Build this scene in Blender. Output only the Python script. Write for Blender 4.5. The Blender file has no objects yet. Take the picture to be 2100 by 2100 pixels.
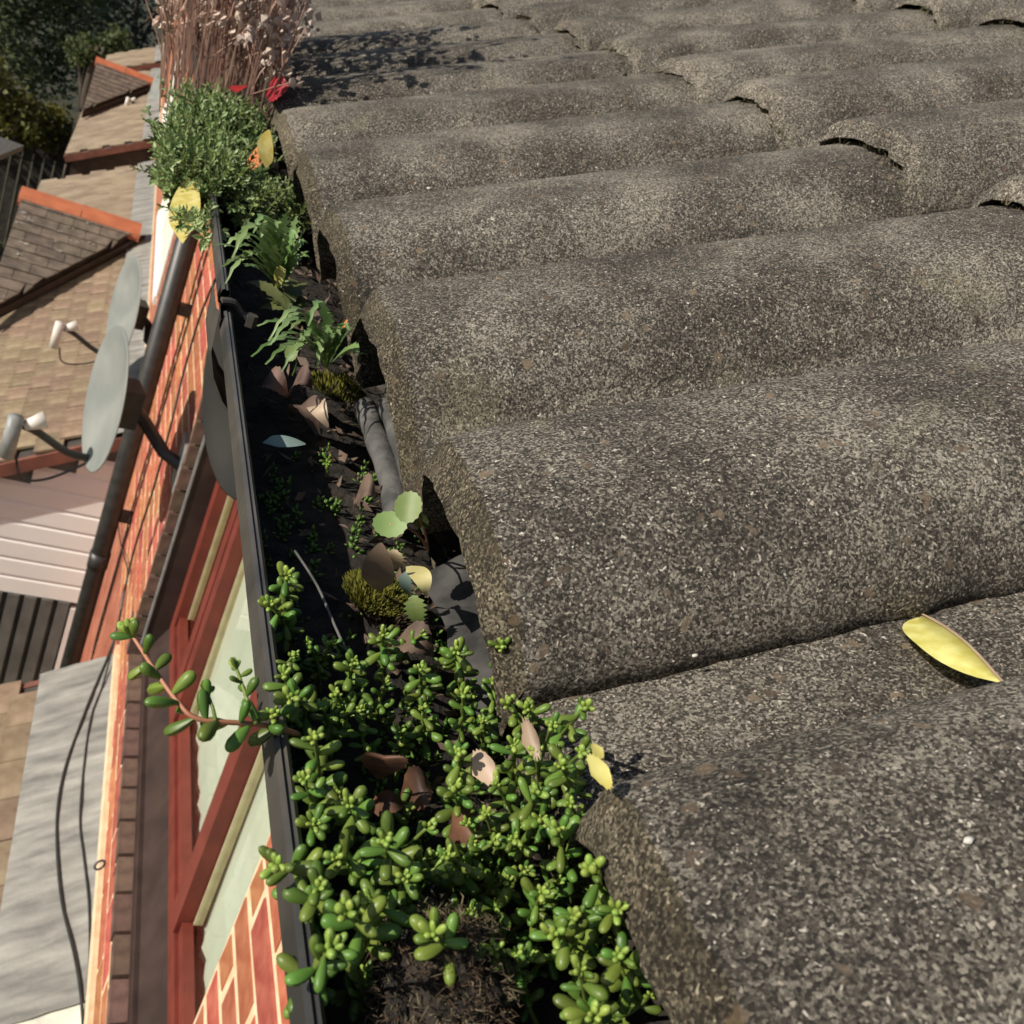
import bpy, math, random
from math import sin, cos, pi, radians as R, sqrt, exp
from mathutils import Vector as V, Matrix as M, noise as NZ, Quaternion as Q

S = bpy.context.scene
# ------------------------------------------------------------------ camera (origin of the scene, held over the gutter)
cd = bpy.data.cameras.new('camera'); cam = bpy.data.objects.new('camera', cd); S.collection.objects.link(cam)
cam.matrix_world = M(((0.8835, -0.209, -0.4191, 0), (-0.2711, 0.5015, -0.8216, 0), (0.3819, 0.8395, 0.3865, 0), (0, 0, 0, 1)))
cd.sensor_width = 36; cd.lens = 36; cd.clip_start = .01; cd.clip_end = 500
cd.dof.use_dof = True; cd.dof.focus_distance = .34; cd.dof.aperture_fstop = 42
S.camera = cam
# ------------------------------------------------------------------ sky, sun, exposure
SUN_EL, SUN_AZ = R(32), R(13)                      # height; how far the sun stands towards -Y from the wall's normal -X
w = bpy.data.worlds.new('World'); S.world = w; w.use_nodes = True
nt = w.node_tree; sky = nt.nodes.new('ShaderNodeTexSky'); sky.sky_type = 'NISHITA'; sky.sun_disc = False
sky.sun_elevation = SUN_EL; sky.sun_rotation = R(270) - SUN_AZ
nt.links.new(sky.outputs[0], nt.nodes['Background'].inputs[0]); nt.nodes['Background'].inputs[1].default_value = .07
sd = bpy.data.lights.new('sun', 'SUN'); sd.energy = 4.6; sd.angle = R(.5); sd.color = (1, .93, .82)
so = bpy.data.objects.new('sun', sd); S.collection.objects.link(so)
so.rotation_euler = V((cos(SUN_EL)*cos(SUN_AZ), cos(SUN_EL)*sin(SUN_AZ), -sin(SUN_EL))).to_track_quat('-Z', 'Y').to_euler()
S.view_settings.view_transform = 'Standard'; S.view_settings.look = 'None'; S.view_settings.exposure = .35
S.view_settings.gamma = 1; S.view_settings.use_curve_mapping = False
rnd = random.Random(7)

# ------------------------------------------------------------------ materials
def mat(name, col, rough=.8, col2=None, scale=40, detail=4, bump=0, bscale=None, spec=.4, vary=0, extra=None, lo=.35, hi=.65, trans=0, metal=0, aniso=None):
    m = bpy.data.materials.new(name); m.use_nodes = True; t = m.node_tree; N = t.nodes; L = t.links
    b = N['Principled BSDF']; b.inputs['Roughness'].default_value = rough; b.inputs['Specular IOR Level'].default_value = spec
    b.inputs['Metallic'].default_value = metal
    tc = N.new('ShaderNodeTexCoord'); out = None
    if col2 is not None:
        n = N.new('ShaderNodeTexNoise'); n.inputs['Scale'].default_value = scale; n.inputs['Detail'].default_value = detail
        if aniso:
            mp = N.new('ShaderNodeMapping'); mp.inputs['Scale'].default_value = aniso; L.new(tc.outputs['Object'], mp.inputs[0]); L.new(mp.outputs[0], n.inputs['Vector'])
        else: L.new(tc.outputs['Object'], n.inputs['Vector'])
        r = N.new('ShaderNodeValToRGB'); r.color_ramp.elements[0].position = lo; r.color_ramp.elements[1].position = hi
        r.color_ramp.elements[0].color = (*col, 1); r.color_ramp.elements[1].color = (*col2, 1)
        L.new(n.outputs['Fac'], r.inputs[0]); out = r.outputs[0]
    else:
        c = N.new('ShaderNodeRGB'); c.outputs[0].default_value = (*col, 1); out = c.outputs[0]
    if vary:
        oi = N.new('ShaderNodeObjectInfo'); h = N.new('ShaderNodeHueSaturation')
        mr = N.new('ShaderNodeMapRange'); mr.inputs[3].default_value = 1-vary; mr.inputs[4].default_value = 1+vary
        L.new(oi.outputs['Random'], mr.inputs[0]); L.new(mr.outputs[0], h.inputs['Value']); L.new(out, h.inputs['Color'])
        ml = N.new('ShaderNodeMath'); ml.operation = 'MULTIPLY'; ml.inputs[1].default_value = 7.31
        fr = N.new('ShaderNodeMath'); fr.operation = 'FRACT'; L.new(oi.outputs['Random'], ml.inputs[0]); L.new(ml.outputs[0], fr.inputs[0])
        m2 = N.new('ShaderNodeMapRange'); m2.inputs[3].default_value = .5-.05*vary*2; m2.inputs[4].default_value = .5+.05*vary*2
        L.new(fr.outputs[0], m2.inputs[0]); L.new(m2.outputs[0], h.inputs['Hue']); out = h.outputs[0]
    if extra: out = extra(N, L, tc, out)
    L.new(out, b.inputs['Base Color'])
    if bump:
        n = N.new('ShaderNodeTexNoise'); n.inputs['Scale'].default_value = bscale or scale; n.inputs['Detail'].default_value = 3
        L.new(tc.outputs['Object'], n.inputs['Vector'])
        bp = N.new('ShaderNodeBump'); bp.inputs['Strength'].default_value = 1; bp.inputs['Distance'].default_value = bump
        L.new(n.outputs['Fac'], bp.inputs['Height']); L.new(bp.outputs[0], b.inputs['Normal'])
    if trans:
        tr = N.new('ShaderNodeBsdfTranslucent'); L.new(out, tr.inputs[0]); mx = N.new('ShaderNodeMixShader'); mx.inputs[0].default_value = trans
        L.new(b.outputs[0], mx.inputs[1]); L.new(tr.outputs[0], mx.inputs[2]); L.new(mx.outputs[0], N['Material Output'].inputs[0])
    return m

def mixc(N, L, fac, a, b, mode='MIX'):
    x = N.new('ShaderNodeMix'); x.data_type = 'RGBA'; x.blend_type = mode
    for s, v in ((0, fac), (6, a), (7, b)):
        if hasattr(v, 'links'): L.new(v, x.inputs[s])
        else: x.inputs[s].default_value = v if s == 0 else (*v, 1)
    return x.outputs[2]
def ramp(N, L, src, p0, p1, a=0., b=1.):
    r = N.new('ShaderNodeMapRange'); r.inputs[1].default_value = p0; r.inputs[2].default_value = p1; r.inputs[3].default_value = a; r.inputs[4].default_value = b
    L.new(src, r.inputs[0]); return r.outputs[0]
def noisen(N, L, co, scale, detail=3, rough=.5):
    n = N.new('ShaderNodeTexNoise'); n.inputs['Scale'].default_value = scale; n.inputs['Detail'].default_value = detail; n.inputs['Roughness'].default_value = rough
    L.new(co, n.inputs['Vector']); return n.outputs['Fac']

def concrete(end=False):
    m = bpy.data.materials.new('weathered_concrete_tile'); m.use_nodes = True; t = m.node_tree; N = t.nodes; L = t.links
    b = N['Principled BSDF']; b.inputs['Roughness'].default_value = .92; b.inputs['Specular IOR Level'].default_value = .25
    tc = N.new('ShaderNodeTexCoord'); oi = N.new('ShaderNodeObjectInfo')
    ad = N.new('ShaderNodeVectorMath'); ad.operation = 'MULTIPLY_ADD'; ad.inputs[1].default_value = (1, 1, 1)
    sc = N.new('ShaderNodeVectorMath'); sc.operation = 'SCALE'; sc.inputs[0].default_value = (3.1, 5.7, 2.3); L.new(oi.outputs['Random'], sc.inputs['Scale'])
    L.new(tc.outputs['Object'], ad.inputs[0]); L.new(sc.outputs[0], ad.inputs[2]); co = ad.outputs[0]
    v = N.new('ShaderNodeTexVoronoi'); v.inputs['Scale'].default_value = 1400; v.inputs['Randomness'].default_value = 1; L.new(co, v.inputs['Vector'])
    sx = N.new('ShaderNodeSeparateColor'); L.new(v.outputs['Color'], sx.inputs[0])
    fine = noisen(N, L, co, 1100, 6, .85)
    grain = N.new('ShaderNodeMath'); grain.operation = 'MULTIPLY_ADD'; grain.inputs[1].default_value = .42; L.new(sx.outputs[0], grain.inputs[0]); L.new(fine, grain.inputs[2])
    big = noisen(N, L, co, 16, 3, .6)                     # wear: how much of the pale grit shows
    wear = ramp(N, L, big, .32, .68, -.085, .135)
    g2 = N.new('ShaderNodeMath'); g2.operation = 'ADD'; L.new(grain.outputs[0], g2.inputs[0]); L.new(wear, g2.inputs[1])
    cr = N.new('ShaderNodeValToRGB'); e = cr.color_ramp.elements
    e[0].position = .48; e[0].color = (.022, .0185, .015, 1); e[1].position = .98; e[1].color = (.31, .278, .225, 1)
    x = e.new(.64); x.color = (.050, .0435, .035, 1); x = e.new(.79); x.color = (.110, .097, .078, 1)
    L.new(g2.outputs[0], cr.inputs[0]); c = cr.outputs[0]
    # larger aggregate, brown and rust coloured
    v2 = N.new('ShaderNodeTexVoronoi'); v2.inputs['Scale'].default_value = 170
    wo = N.new('ShaderNodeTexNoise'); wo.inputs['Scale'].default_value = 260; L.new(co, wo.inputs['Vector']); wv = N.new('ShaderNodeVectorMath'); wv.operation = 'MULTIPLY_ADD'; wv.inputs[1].default_value = (.006, .006, .006); L.new(wo.outputs['Color'], wv.inputs[0]); L.new(co, wv.inputs[2]); L.new(wv.outputs[0], v2.inputs['Vector'])
    s2 = N.new('ShaderNodeSeparateColor'); L.new(v2.outputs['Color'], s2.inputs[0])
    sel = ramp(N, L, s2.outputs[1], .86, .87); near = ramp(N, L, v2.outputs['Distance'], .36, .28)
    mm = N.new('ShaderNodeMath'); mm.operation = 'MULTIPLY'; L.new(sel, mm.inputs[0]); L.new(near, mm.inputs[1])
    mk = N.new('ShaderNodeMath'); mk.operation = 'MULTIPLY'; mk.inputs[1].default_value = .75; L.new(mm.outputs[0], mk.inputs[0])
    agg = mixc(N, L, s2.outputs[2], (.040, .026, .021), (.20, .15, .10)); c = mixc(N, L, mk.outputs[0], c, agg)
    # bright, clean sand grains that have worn bare
    v3 = N.new('ShaderNodeTexVoronoi'); v3.inputs['Scale'].default_value = 800; L.new(wv.outputs[0], v3.inputs['Vector']); s3 = N.new('ShaderNodeSeparateColor'); L.new(v3.outputs['Color'], s3.inputs[0])
    sp = N.new('ShaderNodeMath'); sp.operation = 'MULTIPLY'; L.new(ramp(N, L, s3.outputs[0], .87, .90), sp.inputs[0]); L.new(ramp(N, L, v3.outputs['Distance'], .42, .25), sp.inputs[1])
    c = mixc(N, L, sp.outputs[0], c, mixc(N, L, s3.outputs[2], (.34, .29, .22), (.58, .54, .47)))
    # grey-green algae and dark stains
    al = ramp(N, L, noisen(N, L, co, 9, 4, .6), .54, .74, 0, .4); c = mixc(N, L, al, c, (.50, .50, .42), 'MULTIPLY')
    st = ramp(N, L, noisen(N, L, co, 33, 3, .6), .60, .76, 0, .4); c = mixc(N, L, st, c, (.55, .55, .58), 'MULTIPLY')
    # pale yellow lichen freckles
    li = ramp(N, L, noisen(N, L, co, 19, 3, .55),   .64, .76, 0, .55); lg = ramp(N, L, fine, .45, .6)
    l2 = N.new('ShaderNodeMath'); l2.operation = 'MULTIPLY'; L.new(li, l2.inputs[0]); L.new(lg, l2.inputs[1]); c = mixc(N, L, l2.outputs[0], c, (.38, .345, .215))
    # cut ends (facing down the slope) are browner and mossier
    if end: c = mixc(N, L, 1., c, (.70, .66, .56), 'MULTIPLY'); c = mixc(N, L, ramp(N, L, noisen(N, L, co, 55, 3, .6), .52, .70, 0, .45), c, (.040, .036, .020))
    L.new(c, b.inputs['Base Color'])
    bp = N.new('ShaderNodeBump'); bp.inputs['Distance'].default_value = .0007; bp.inputs['Strength'].default_value = .8; L.new(grain.outputs[0], bp.inputs['Height'])
    b2 = N.new('ShaderNodeBump'); b2.inputs['Distance'].default_value = .0025; b2.inputs['Strength'].default_value = .6
    L.new(noisen(N, L, co, 160, 3, .6), b2.inputs['Height']); L.new(b2.outputs[0], bp.inputs['Normal']); L.new(bp.outputs[0], b.inputs['Normal'])
    return m

MT = dict(
 tile=concrete(), tileend=concrete(True),
 felt=mat('roofing_felt', (.045, .044, .042), .8, (.12, .115, .105), 60, bump=.001, bscale=300),
 feltdark=mat('old_felt', (.02, .019, .018), .85, (.06, .057, .052), 70, bump=.001, bscale=250),
 black=mat('black_plastic', (.018, .017, .016), .45, (.035, .033, .03), 30, spec=.5),
 gutter=mat('grey_black_pvc', (.030, .029, .027), .42, (.085, .075, .063), 25, bump=.0003, bscale=120, spec=.5, lo=.4, hi=.75),
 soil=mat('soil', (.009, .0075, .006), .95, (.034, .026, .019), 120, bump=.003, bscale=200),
 brick=mat('orange_brick', (.31, .078, .040), .85, (.42, .145, .075), 30, vary=.2, bump=.001, bscale=140),
 brickstuff=mat('orange_brick_far', (.27, .08, .047), .85, (.38, .145, .085), 5, bump=.001, bscale=60),
 mortar=mat('cream_mortar', (.58, .42, .26), .9, (.72, .55, .36), 30),
 brown=mat('brown_brick', (.085, .048, .036), .8, (.14, .082, .060), 30, vary=.15, bump=.0008, bscale=150),
 darkwood=mat('dark_brown_paint', (.028, .016, .013), .55, (.048, .029, .023), 12),
 red=mat('oxide_red_paint', (.125, .024, .016), .5, (.175, .035, .023), 14),
 cream=mat('cream_bead', (.46, .41, .25), .6, (.38, .33, .20), 30),
 verge=mat('dull_red_verge', (.11, .045, .032), .8, (.20, .075, .05), 9),
 white=mat('white_paint', (.72, .70, .66), .5, (.8, .78, .74), 8),
 clad=mat('white_cladding', (.84, .84, .80), .45, (.80, .80, .76), 5),
 lead=mat('lead_sheet', (.14, .135, .12), .5, (.33, .315, .28), 5, detail=6, bump=.004, bscale=26, spec=.4, lo=.3, hi=.72, aniso=(1, 5, 1.6)),
 leadpale=mat('sunlit_lead', (.42, .41, .36), .7, (.62, .60, .48), 18, bump=.004, bscale=30),  # same lead where sun falls on it, brightness put into the colour
 ptile=mat('brown_plain_tile', (.155, .105, .066), .85, (.25, .185, .12), 14, vary=.16, bump=.001, bscale=90),
 ptilestuff=mat('brown_plain_tile_far', (.18, .135, .09), .85, (.28, .22, .15), 5, bump=.001, bscale=90),
 dtile=mat('dark_plain_tile', (.085, .066, .052), .85, (.16, .125, .095), 16, vary=.14, bump=.001, bscale=90),
 ridge=mat('orange_ridge_tile', (.34, .10, .045), .75, (.44, .14, .065), 9, bump=.001, bscale=60),
 dish=mat('grey_dish', (.19, .205, .195), .5, (.27, .28, .255), 7, lo=.3, hi=.7),
 dishdark=mat('dark_dish', (.020, .020, .018), .6, (.030, .029, .026), 9),
 metal=mat('galvanised_grey', (.20, .205, .20), .45, (.28, .285, .28), 20),
 lnb=mat('pale_plastic', (.58, .54, .48), .5, (.66, .62, .56), 12),
 curtain=mat('net_curtain', (.78, .80, .68), .9, (.66, .68, .57), 3, trans=.2),
 tancurtain=mat('tan_blind', (.36, .28, .16), .9, (.44, .36, .22), 12),
 room=mat('room_wall', (.25, .26, .24), .9),
 lichen=mat('yellow_lichen', (.34, .30, .17), .95, (.44, .40, .26), 200), grit=mat('sand_grit', (.20, .15, .10), .9, (.46, .42, .36), 40),
 stone=mat('white_chip', (.5, .48, .43), .8),
 fence=mat('dark_fence', (.035, .03, .026), .85, (.065, .056, .048), 14, vary=.2),
 slat=mat('dark_grey_slat', (.085, .09, .085), .6, (.13, .135, .125), 9, vary=.08),
 ground=mat('garden_ground', (.03, .035, .016), .95, (.06, .05, .03), 2, bump=.02, bscale=8),
 bark=mat('bark', (.045, .034, .024), .9, (.08, .06, .045), 30),
)
def leafmat(name, c1, c2, rough=.5, trans=.2, scale=60, vary=.15, spec=.4): return mat(name, c1, rough, c2, scale, vary=vary, trans=trans, spec=spec)
MT['sedum'] = leafmat('stonecrop_leaf', (.072, .138, .021), (.15, .235, .040), .42, .15, 180, .32, .42)
MT['sedumtip'] = leafmat('stonecrop_young_leaf', (.21, .32, .05), (.31, .40, .09), .38, .15, 180, .15, .42)
MT['sedstem'] = leafmat('stonecrop_stem', (.16, .21, .05), (.12, .17, .03), .5, .1)
MT['redstem'] = leafmat('reddish_stem', (.30, .12, .06), (.38, .18, .10), .5, 0)
MT['weed'] = leafmat('weed_leaf', (.13, .22, .06), (.24, .34, .14), .5, .25, 50)
MT['weedlow'] = leafmat('low_weed_leaf', (.05, .075, .02), (.09, .10, .03), .6, .1, 50)
MT['mass'] = leafmat('small_leaf_mass', (.10, .17, .045), (.30, .38, .16), .42, .15, 55)
MT['masslight'] = leafmat('pale_small_leaf', (.20, .28, .09), (.34, .42, .20), .45, .2, 55)
MT['straw'] = leafmat('dry_reddish_stem', (.25, .14, .10), (.42, .27, .20), .7, .05)
MT['fluff'] = leafmat('seed_fluff', (.62, .50, .42), (.72, .60, .52), .9, .3)
MT['yellow'] = leafmat('yellow_leaf', (.56, .48, .11), (.72, .66, .25), .45, .2, 160)
MT['pinkleaf'] = leafmat('pale_pink_leaf', (.28, .20, .135), (.42, .32, .22), .5, .1, 60)
MT['creamleaf'] = leafmat('cream_leaf', (.42, .36, .16), (.55, .48, .26), .5, .15, 80)
MT['brownleaf'] = leafmat('dead_brown_leaf', (.045, .024, .016), (.19, .095, .05), .6, .1, 90)
MT['deadpurple'] = leafmat('dead_purple_leaf', (.075, .048, .038), (.17, .11, .08), .7, .05, 70)
MT['redleaf'] = leafmat('red_leaf', (.24, .012, .012), (.33, .025, .02), .45, .2, 60)
MT['orangeleaf'] = leafmat('orange_leaf', (.62, .20, .05), (.66, .30, .10), .5, .2, 60)
MT['blueleaf'] = leafmat('blue_green_leaf', (.20, .28, .25), (.27, .35, .31), .4, .1, 60)
MT['greenleaf'] = leafmat('pale_green_leaf', (.13, .20, .055), (.22, .30, .10), .5, .25, 60)
MT['moss'] = leafmat('olive_moss', (.10, .095, .012), (.19, .17, .025), .9, .15, 300)
MT['brownmoss'] = leafmat('brown_moss', (.026, .017, .010), (.065, .043, .022), .9, .1, 300)
MT['paleroot'] = leafmat('dry_moss', (.075, .062, .034), (.14, .115, .065), .9, .1, 300)
MT['tree1'] = leafmat('dark_tree_leaf', (.03, .05, .016), (.09, .11, .045), .6, .2, 3, 0)
MT['tree2'] = leafmat('yellow_green_leaf', (.06, .075, .012), (.15, .14, .03), .6, .3, 3, 0)
MT['tree3'] = leafmat('blue_green_tree_leaf', (.012, .026, .018), (.03, .05, .034), .6, .2, 3, 0)
MT['tree4'] = leafmat('mid_green_leaf', (.04, .065, .018), (.11, .13, .045), .6, .3, 3, 0)
def glass():
    m = bpy.data.materials.new('window_glass'); m.use_nodes = True; N = m.node_tree.nodes; L = m.node_tree.links
    g = N.new('ShaderNodeBsdfGlossy'); g.inputs['Roughness'].default_value = .02; t = N.new('ShaderNodeBsdfTransparent'); t.inputs[0].default_value = (.86, .9, .87, 1)
    f = N.new('ShaderNodeFresnel'); f.inputs[0].default_value = 1.45; x = N.new('ShaderNodeMixShader')
    L.new(f.outputs[0], x.inputs[0]); L.new(t.outputs[0], x.inputs[1]); L.new(g.outputs[0], x.inputs[2]); L.new(x.outputs[0], N['Material Output'].inputs[0]); return m
MT['glass'] = glass()

# ------------------------------------------------------------------ mesh helpers
class MB:
    def __init__(s): s.v = []; s.f = []
    def add(s, vs, fs): o = len(s.v); s.v += [tuple(p) for p in vs]; s.f += [tuple(i+o for i in f) for f in fs]; return s
    def box(s, a, b, bev=0):
        (x0, y0, z0), (x1, y1, z1) = a, b
        x0, x1 = sorted((x0, x1)); y0, y1 = sorted((y0, y1)); z0, z1 = sorted((z0, z1))
        return s.add([(x0,y0,z0),(x1,y0,z0),(x1,y1,z0),(x0,y1,z0),(x0,y0,z1),(x1,y0,z1),(x1,y1,z1),(x0,y1,z1)],
                     [(0,3,2,1),(4,5,6,7),(0,1,5,4),(1,2,6,5),(2,3,7,6),(3,0,4,7)])
    def obox(s, o, ex, ey, ez):                                     # box from corner o along three edge vectors
        o, ex, ey, ez = V(o), V(ex), V(ey), V(ez)
        p = [o, o+ex, o+ex+ey, o+ey]; p += [q+ez for q in p]
        return s.add(p, [(0,3,2,1),(4,5,6,7),(0,1,5,4),(1,2,6,5),(2,3,7,6),(3,0,4,7)])
    def tube(s, pts, r, n=8, cap=True):
        pts = [V(p) for p in pts]; rs = r if isinstance(r, (list, tuple)) else [r]*len(pts)
        o = len(s.v); up = None
        for i, p in enumerate(pts):
            d = (pts[min(i+1, len(pts)-1)]-pts[max(i-1, 0)]).normalized()
            if up is None: up = d.orthogonal().normalized()
            up = (up-d*up.dot(d)); up = up.normalized() if up.length > 1e-6 else d.orthogonal().normalized(); sd = d.cross(up)
            for k in range(n): a = 2*pi*k/n; s.v.append(tuple(p+(up*cos(a)+sd*sin(a))*rs[i]))
        for i in range(len(pts)-1):
            for k in range(n): s.f.append((o+i*n+k, o+i*n+(k+1)%n, o+(i+1)*n+(k+1)%n, o+(i+1)*n+k))
        if cap: s.f.append(tuple(o+k for k in range(n))[::-1]); s.f.append(tuple(o+(len(pts)-1)*n+k for k in range(n)))
        return s
    def grid(s, rows):                                              # rows of equally many points
        o = len(s.v); n = len(rows[0])
        for r_ in rows: s.v += [tuple(p) for p in r_]
        for i in range(len(rows)-1):
            for j in range(n-1): s.f.append((o+i*n+j, o+i*n+j+1, o+(i+1)*n+j+1, o+(i+1)*n+j))
        return s
    def mesh(s, name, m, smooth=False):
        me = bpy.data.meshes.new(name); me.from_pydata(s.v, [], s.f)
        if m: me.materials.append(MT[m])
        if smooth: me.polygons.foreach_set('use_smooth', [True]*len(me.polygons))
        me.update(); return me
    def build(s, name, m, parent=None, smooth=False, loc=None): return obj(name, s.mesh(name, m, smooth), parent, loc)
def obj(name, me, parent=None, loc=None):
    o = bpy.data.objects.new(name, me); S.collection.objects.link(o)
    if parent: o.parent = parent
    if loc is not None: o.location = loc
    return o
def tag(o, label=None, cat=None, group=None, kind=None):
    for k, x in (('label', label), ('category', cat), ('group', group), ('kind', kind)):
        if x: o[k] = x
    return o
def thing(name, label, cat, loc=(0,0,0), group=None): return tag(obj(name, None, None, loc), label, cat, group)
def bez(a, b, c, n): return [V(a)*(1-t)**2+V(b)*2*t*(1-t)+V(c)*t*t for t in [i/(n-1) for i in range(n)]]
def crom(pts, n=6):
    P = [V(p) for p in pts]; out = []
    for i in range(len(P)-1):
        a, b, c, d = P[max(i-1,0)], P[i], P[i+1], P[min(i+2,len(P)-1)]
        for k in range(n):
            t = k/n; out.append(.5*((2*b)+(c-a)*t+(2*a-5*b+4*c-d)*t*t+(3*b-a-3*c+d)*t**3))
    return out+[P[-1]]
def fbm(p, oct=3):
    s_, a = 0, 1; p = V(p)
    for i in range(oct): s_ += a*NZ.noise(p); p = p*2.1; a *= .5
    return s_

# ================================================================== SETTING
GZ = -5.0
tag(MB().grid([[(x*60-300, y*60-200, GZ+(.0 if abs(x-5)+abs(y-4) < 4 else .0)) for x in range(11)] for y in range(10)]).build('ground', 'ground'), kind='structure')

# ================================================================== THE HOUSE: wall, bricks, window, eaves, roof tiles
W = .38
house = thing('brick_house', 'orange brick house seen along its eaves, with grey concrete roof tiles', 'house', (W, 2, GZ))
HL = V((-W, -2, -GZ))                                   # children carry scene coordinates
def hp(name, mb, m, parent=None, smooth=False):
    o = mb.build(name, m, parent or house, smooth)
    if parent is None: o.location = HL
    return o
WY0, WY1, WZ0, WZ1 = 1.005, 2.72, -2.045, -.45                    # window opening
wall = MB()
for a, b in (((W+.0012, -1.5, GZ), (W+.24, WY0, -.3)), ((W+.0012, WY1, GZ), (W+.24, 19, -.3)), ((W+.0012, WY0, GZ), (W+.24, WY1, WZ0-.030)), ((W+.0012, WY0, WZ1), (W+.24, WY1, -.3))): wall.box(a, b)
wall = hp('wall', wall, 'mortar')
def brick_mesh(l, h, seed, m='brick'):
    r = random.Random(seed); b = MB(); c = .004
    j = lambda: r.uniform(-.0018, .0018)
    y, z = l/2, h/2
    fr = [(0, -y+c+j(), -z+c+j()), (0, y-c+j(), -z+c+j()), (0, y-c+j(), z-c+j()), (0, -y+c+j(), z-c+j())]
    bk = [(.006, -y+j(), -z+j()), (.006, y+j(), -z+j()), (.006, y+j(), z+j()), (.006, -y+j(), z+j())]
    b.add(fr+bk, [(0, 3, 2, 1), (0, 1, 5, 4), (1, 2, 6, 5), (2, 3, 7, 6), (3, 0, 4, 7)])
    return b.mesh('brick', m)
BM = [brick_mesh(.2155, .0655, k) for k in range(5)]; BH = [brick_mesh(.1, .065, 20+k) for k in range(3)]
cells = []
for c in range(46):
    z = -.34-.075*c; y = (-.3 if c < 28 else 3.075)+(.1125 if c % 2 else 0)
    while y < (18.5 if c < 28 else 4.5):
        a, b = y-.1075, y+.1075
        if z > WZ0-.03 and b > WY0 and a < WY1:                     # trim at the window
            if a < WY0-.06: cells.append((c, (a+WY0)/2-.002, z, WY0-a-.004))
            elif b > WY1+.06: cells.append((c, (b+WY1)/2+.002, z, b-WY1-.004))
        elif not (z > WZ0-.035 and b > WY0-.0 and a < WY1+.0): cells.append((c, y, z, .215))
        y += .225
def vis(y, z): return (y < 1.05 and y > .2 and z < -.3) or (y > 2.6 and z > -2.32 and y < 5.2 and z < -.24*y+.02) or (1 < y < 2.9 and z < -2.04)
big = sorted([c for c in cells if vis(c[1], c[2])], key=lambda c: c[1]**2+c[2]**2)[:290]; bigset = set(id(c) for c in big)
for i, c in enumerate(big):
    me = BM[i % 5] if c[3] > .2 else brick_mesh(c[3]-.002, .0625, 100+i)
    o = obj('brick', me, wall); o.location = (W-.001*(i % 3), c[1], c[2])
sb = MB()
for c in cells:
    if id(c) not in bigset:
        x = W-.001; sb.add([(x, c[1]-c[3]/2, c[2]-.031), (x, c[1]+c[3]/2, c[2]-.031), (x, c[1]+c[3]/2, c[2]+.031), (x, c[1]-c[3]/2, c[2]+.031),
                            (x+.006, c[1]-c[3]/2, c[2]-.031), (x+.006, c[1]+c[3]/2, c[2]-.031), (x+.006, c[1]+c[3]/2, c[2]+.031), (x+.006, c[1]-c[3]/2, c[2]+.031)],
                           [(0, 3, 2, 1), (0, 1, 5, 4), (1, 2, 6, 5), (2, 3, 7, 6), (3, 0, 4, 7)])
tag(sb.build('brickwork', 'brickstuff', wall), kind='stuff')
# brown jamb bricks on the far side of the opening, brown sill bricks
qm = [MB().box((-.018, -.012, -.033), (.018, .02, .033)).mesh('jamb_brick', 'brown') for k in range(1)]
z = WZ0+.03
while z < -.5:
    o = obj('jamb_brick', qm[0], wall); o.location = (W+.004+rnd.uniform(-.002, .002), WY1+rnd.uniform(-.003, .003), z); o.rotation_euler = (0, 0, rnd.uniform(-.04, .04)); z += .0755
sm = MB().obox((-.006, -.0515, -.032), (.060, 0, .006), (0, .103, 0), (-.001, 0, .036)).mesh('sill_brick', 'brown')
y = WY0-.02
while y < WY1+.1:
    o = obj('sill_brick', sm, wall); o.location = (W+rnd.uniform(-.002, .002), y+.053, WZ0+.004+rnd.uniform(-.002, .002)); y += .1145
# the window
win = hp('window', MB().box((W+.03, WY0+.01, WZ0+.005), (W+.045, WY1-.006, WZ0+.02)), 'darkwood')
win['label'] = 'red painted casement window with dark brown timber sill'
obj('sill', MB().obox((W+.032, WY0+.012, WZ0+.016), (.06, 0, .122), (0, WY1-WY0-.03, 0), (.05, 0, .01)).obox((W+.03, WY0+.012, WZ0+.012), (.004, 0, .03), (0, WY1-WY0-.03, 0), (.02, 0, 0)).mesh('sill', 'darkwood'), win)
obj('jamb_board', MB().box((W+.022, WY1-.022, WZ0+.02), (W+.085, WY1-.002, WZ1)).mesh('jamb_board', 'darkwood'), win)
obj('jamb_board', MB().box((W+.022, WY0+.002, WZ0+.02), (W+.085, WY0+.02, WZ1)).mesh('jamb_board', 'darkwood'), win)
obj('drip_strip', MB().box((W+.016, WY1-.026, WZ0+.03), (W+.022, WY1-.014, WZ1)).mesh('drip_strip', 'metal'), win)
fr = MB(); X0 = W+.085
fr.box((X0, WY0+.02, -1.93), (X0+.06, WY1-.02, -1.868)); fr.box((X0, WY1-.085, -1.868), (X0+.06, WY1-.022, WZ1)); fr.box((X0, WY0+.022, -1.868), (X0+.06, WY0+.07, WZ1))
fr.box((X0, WY0+.02, WZ1-.08), (X0+.06, WY1-.02, WZ1-.001))
obj('window_frame', fr.mesh('window_frame', 'red'), win)
for y0, y1 in ((1.535, 1.605), (2.275, 2.335), (2.205, 2.26)):
    obj('mullion', MB().box((X0-.003, y0, -1.867), (X0+.05, y1, WZ1-.081)).mesh('mullion', 'red'), win)
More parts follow.
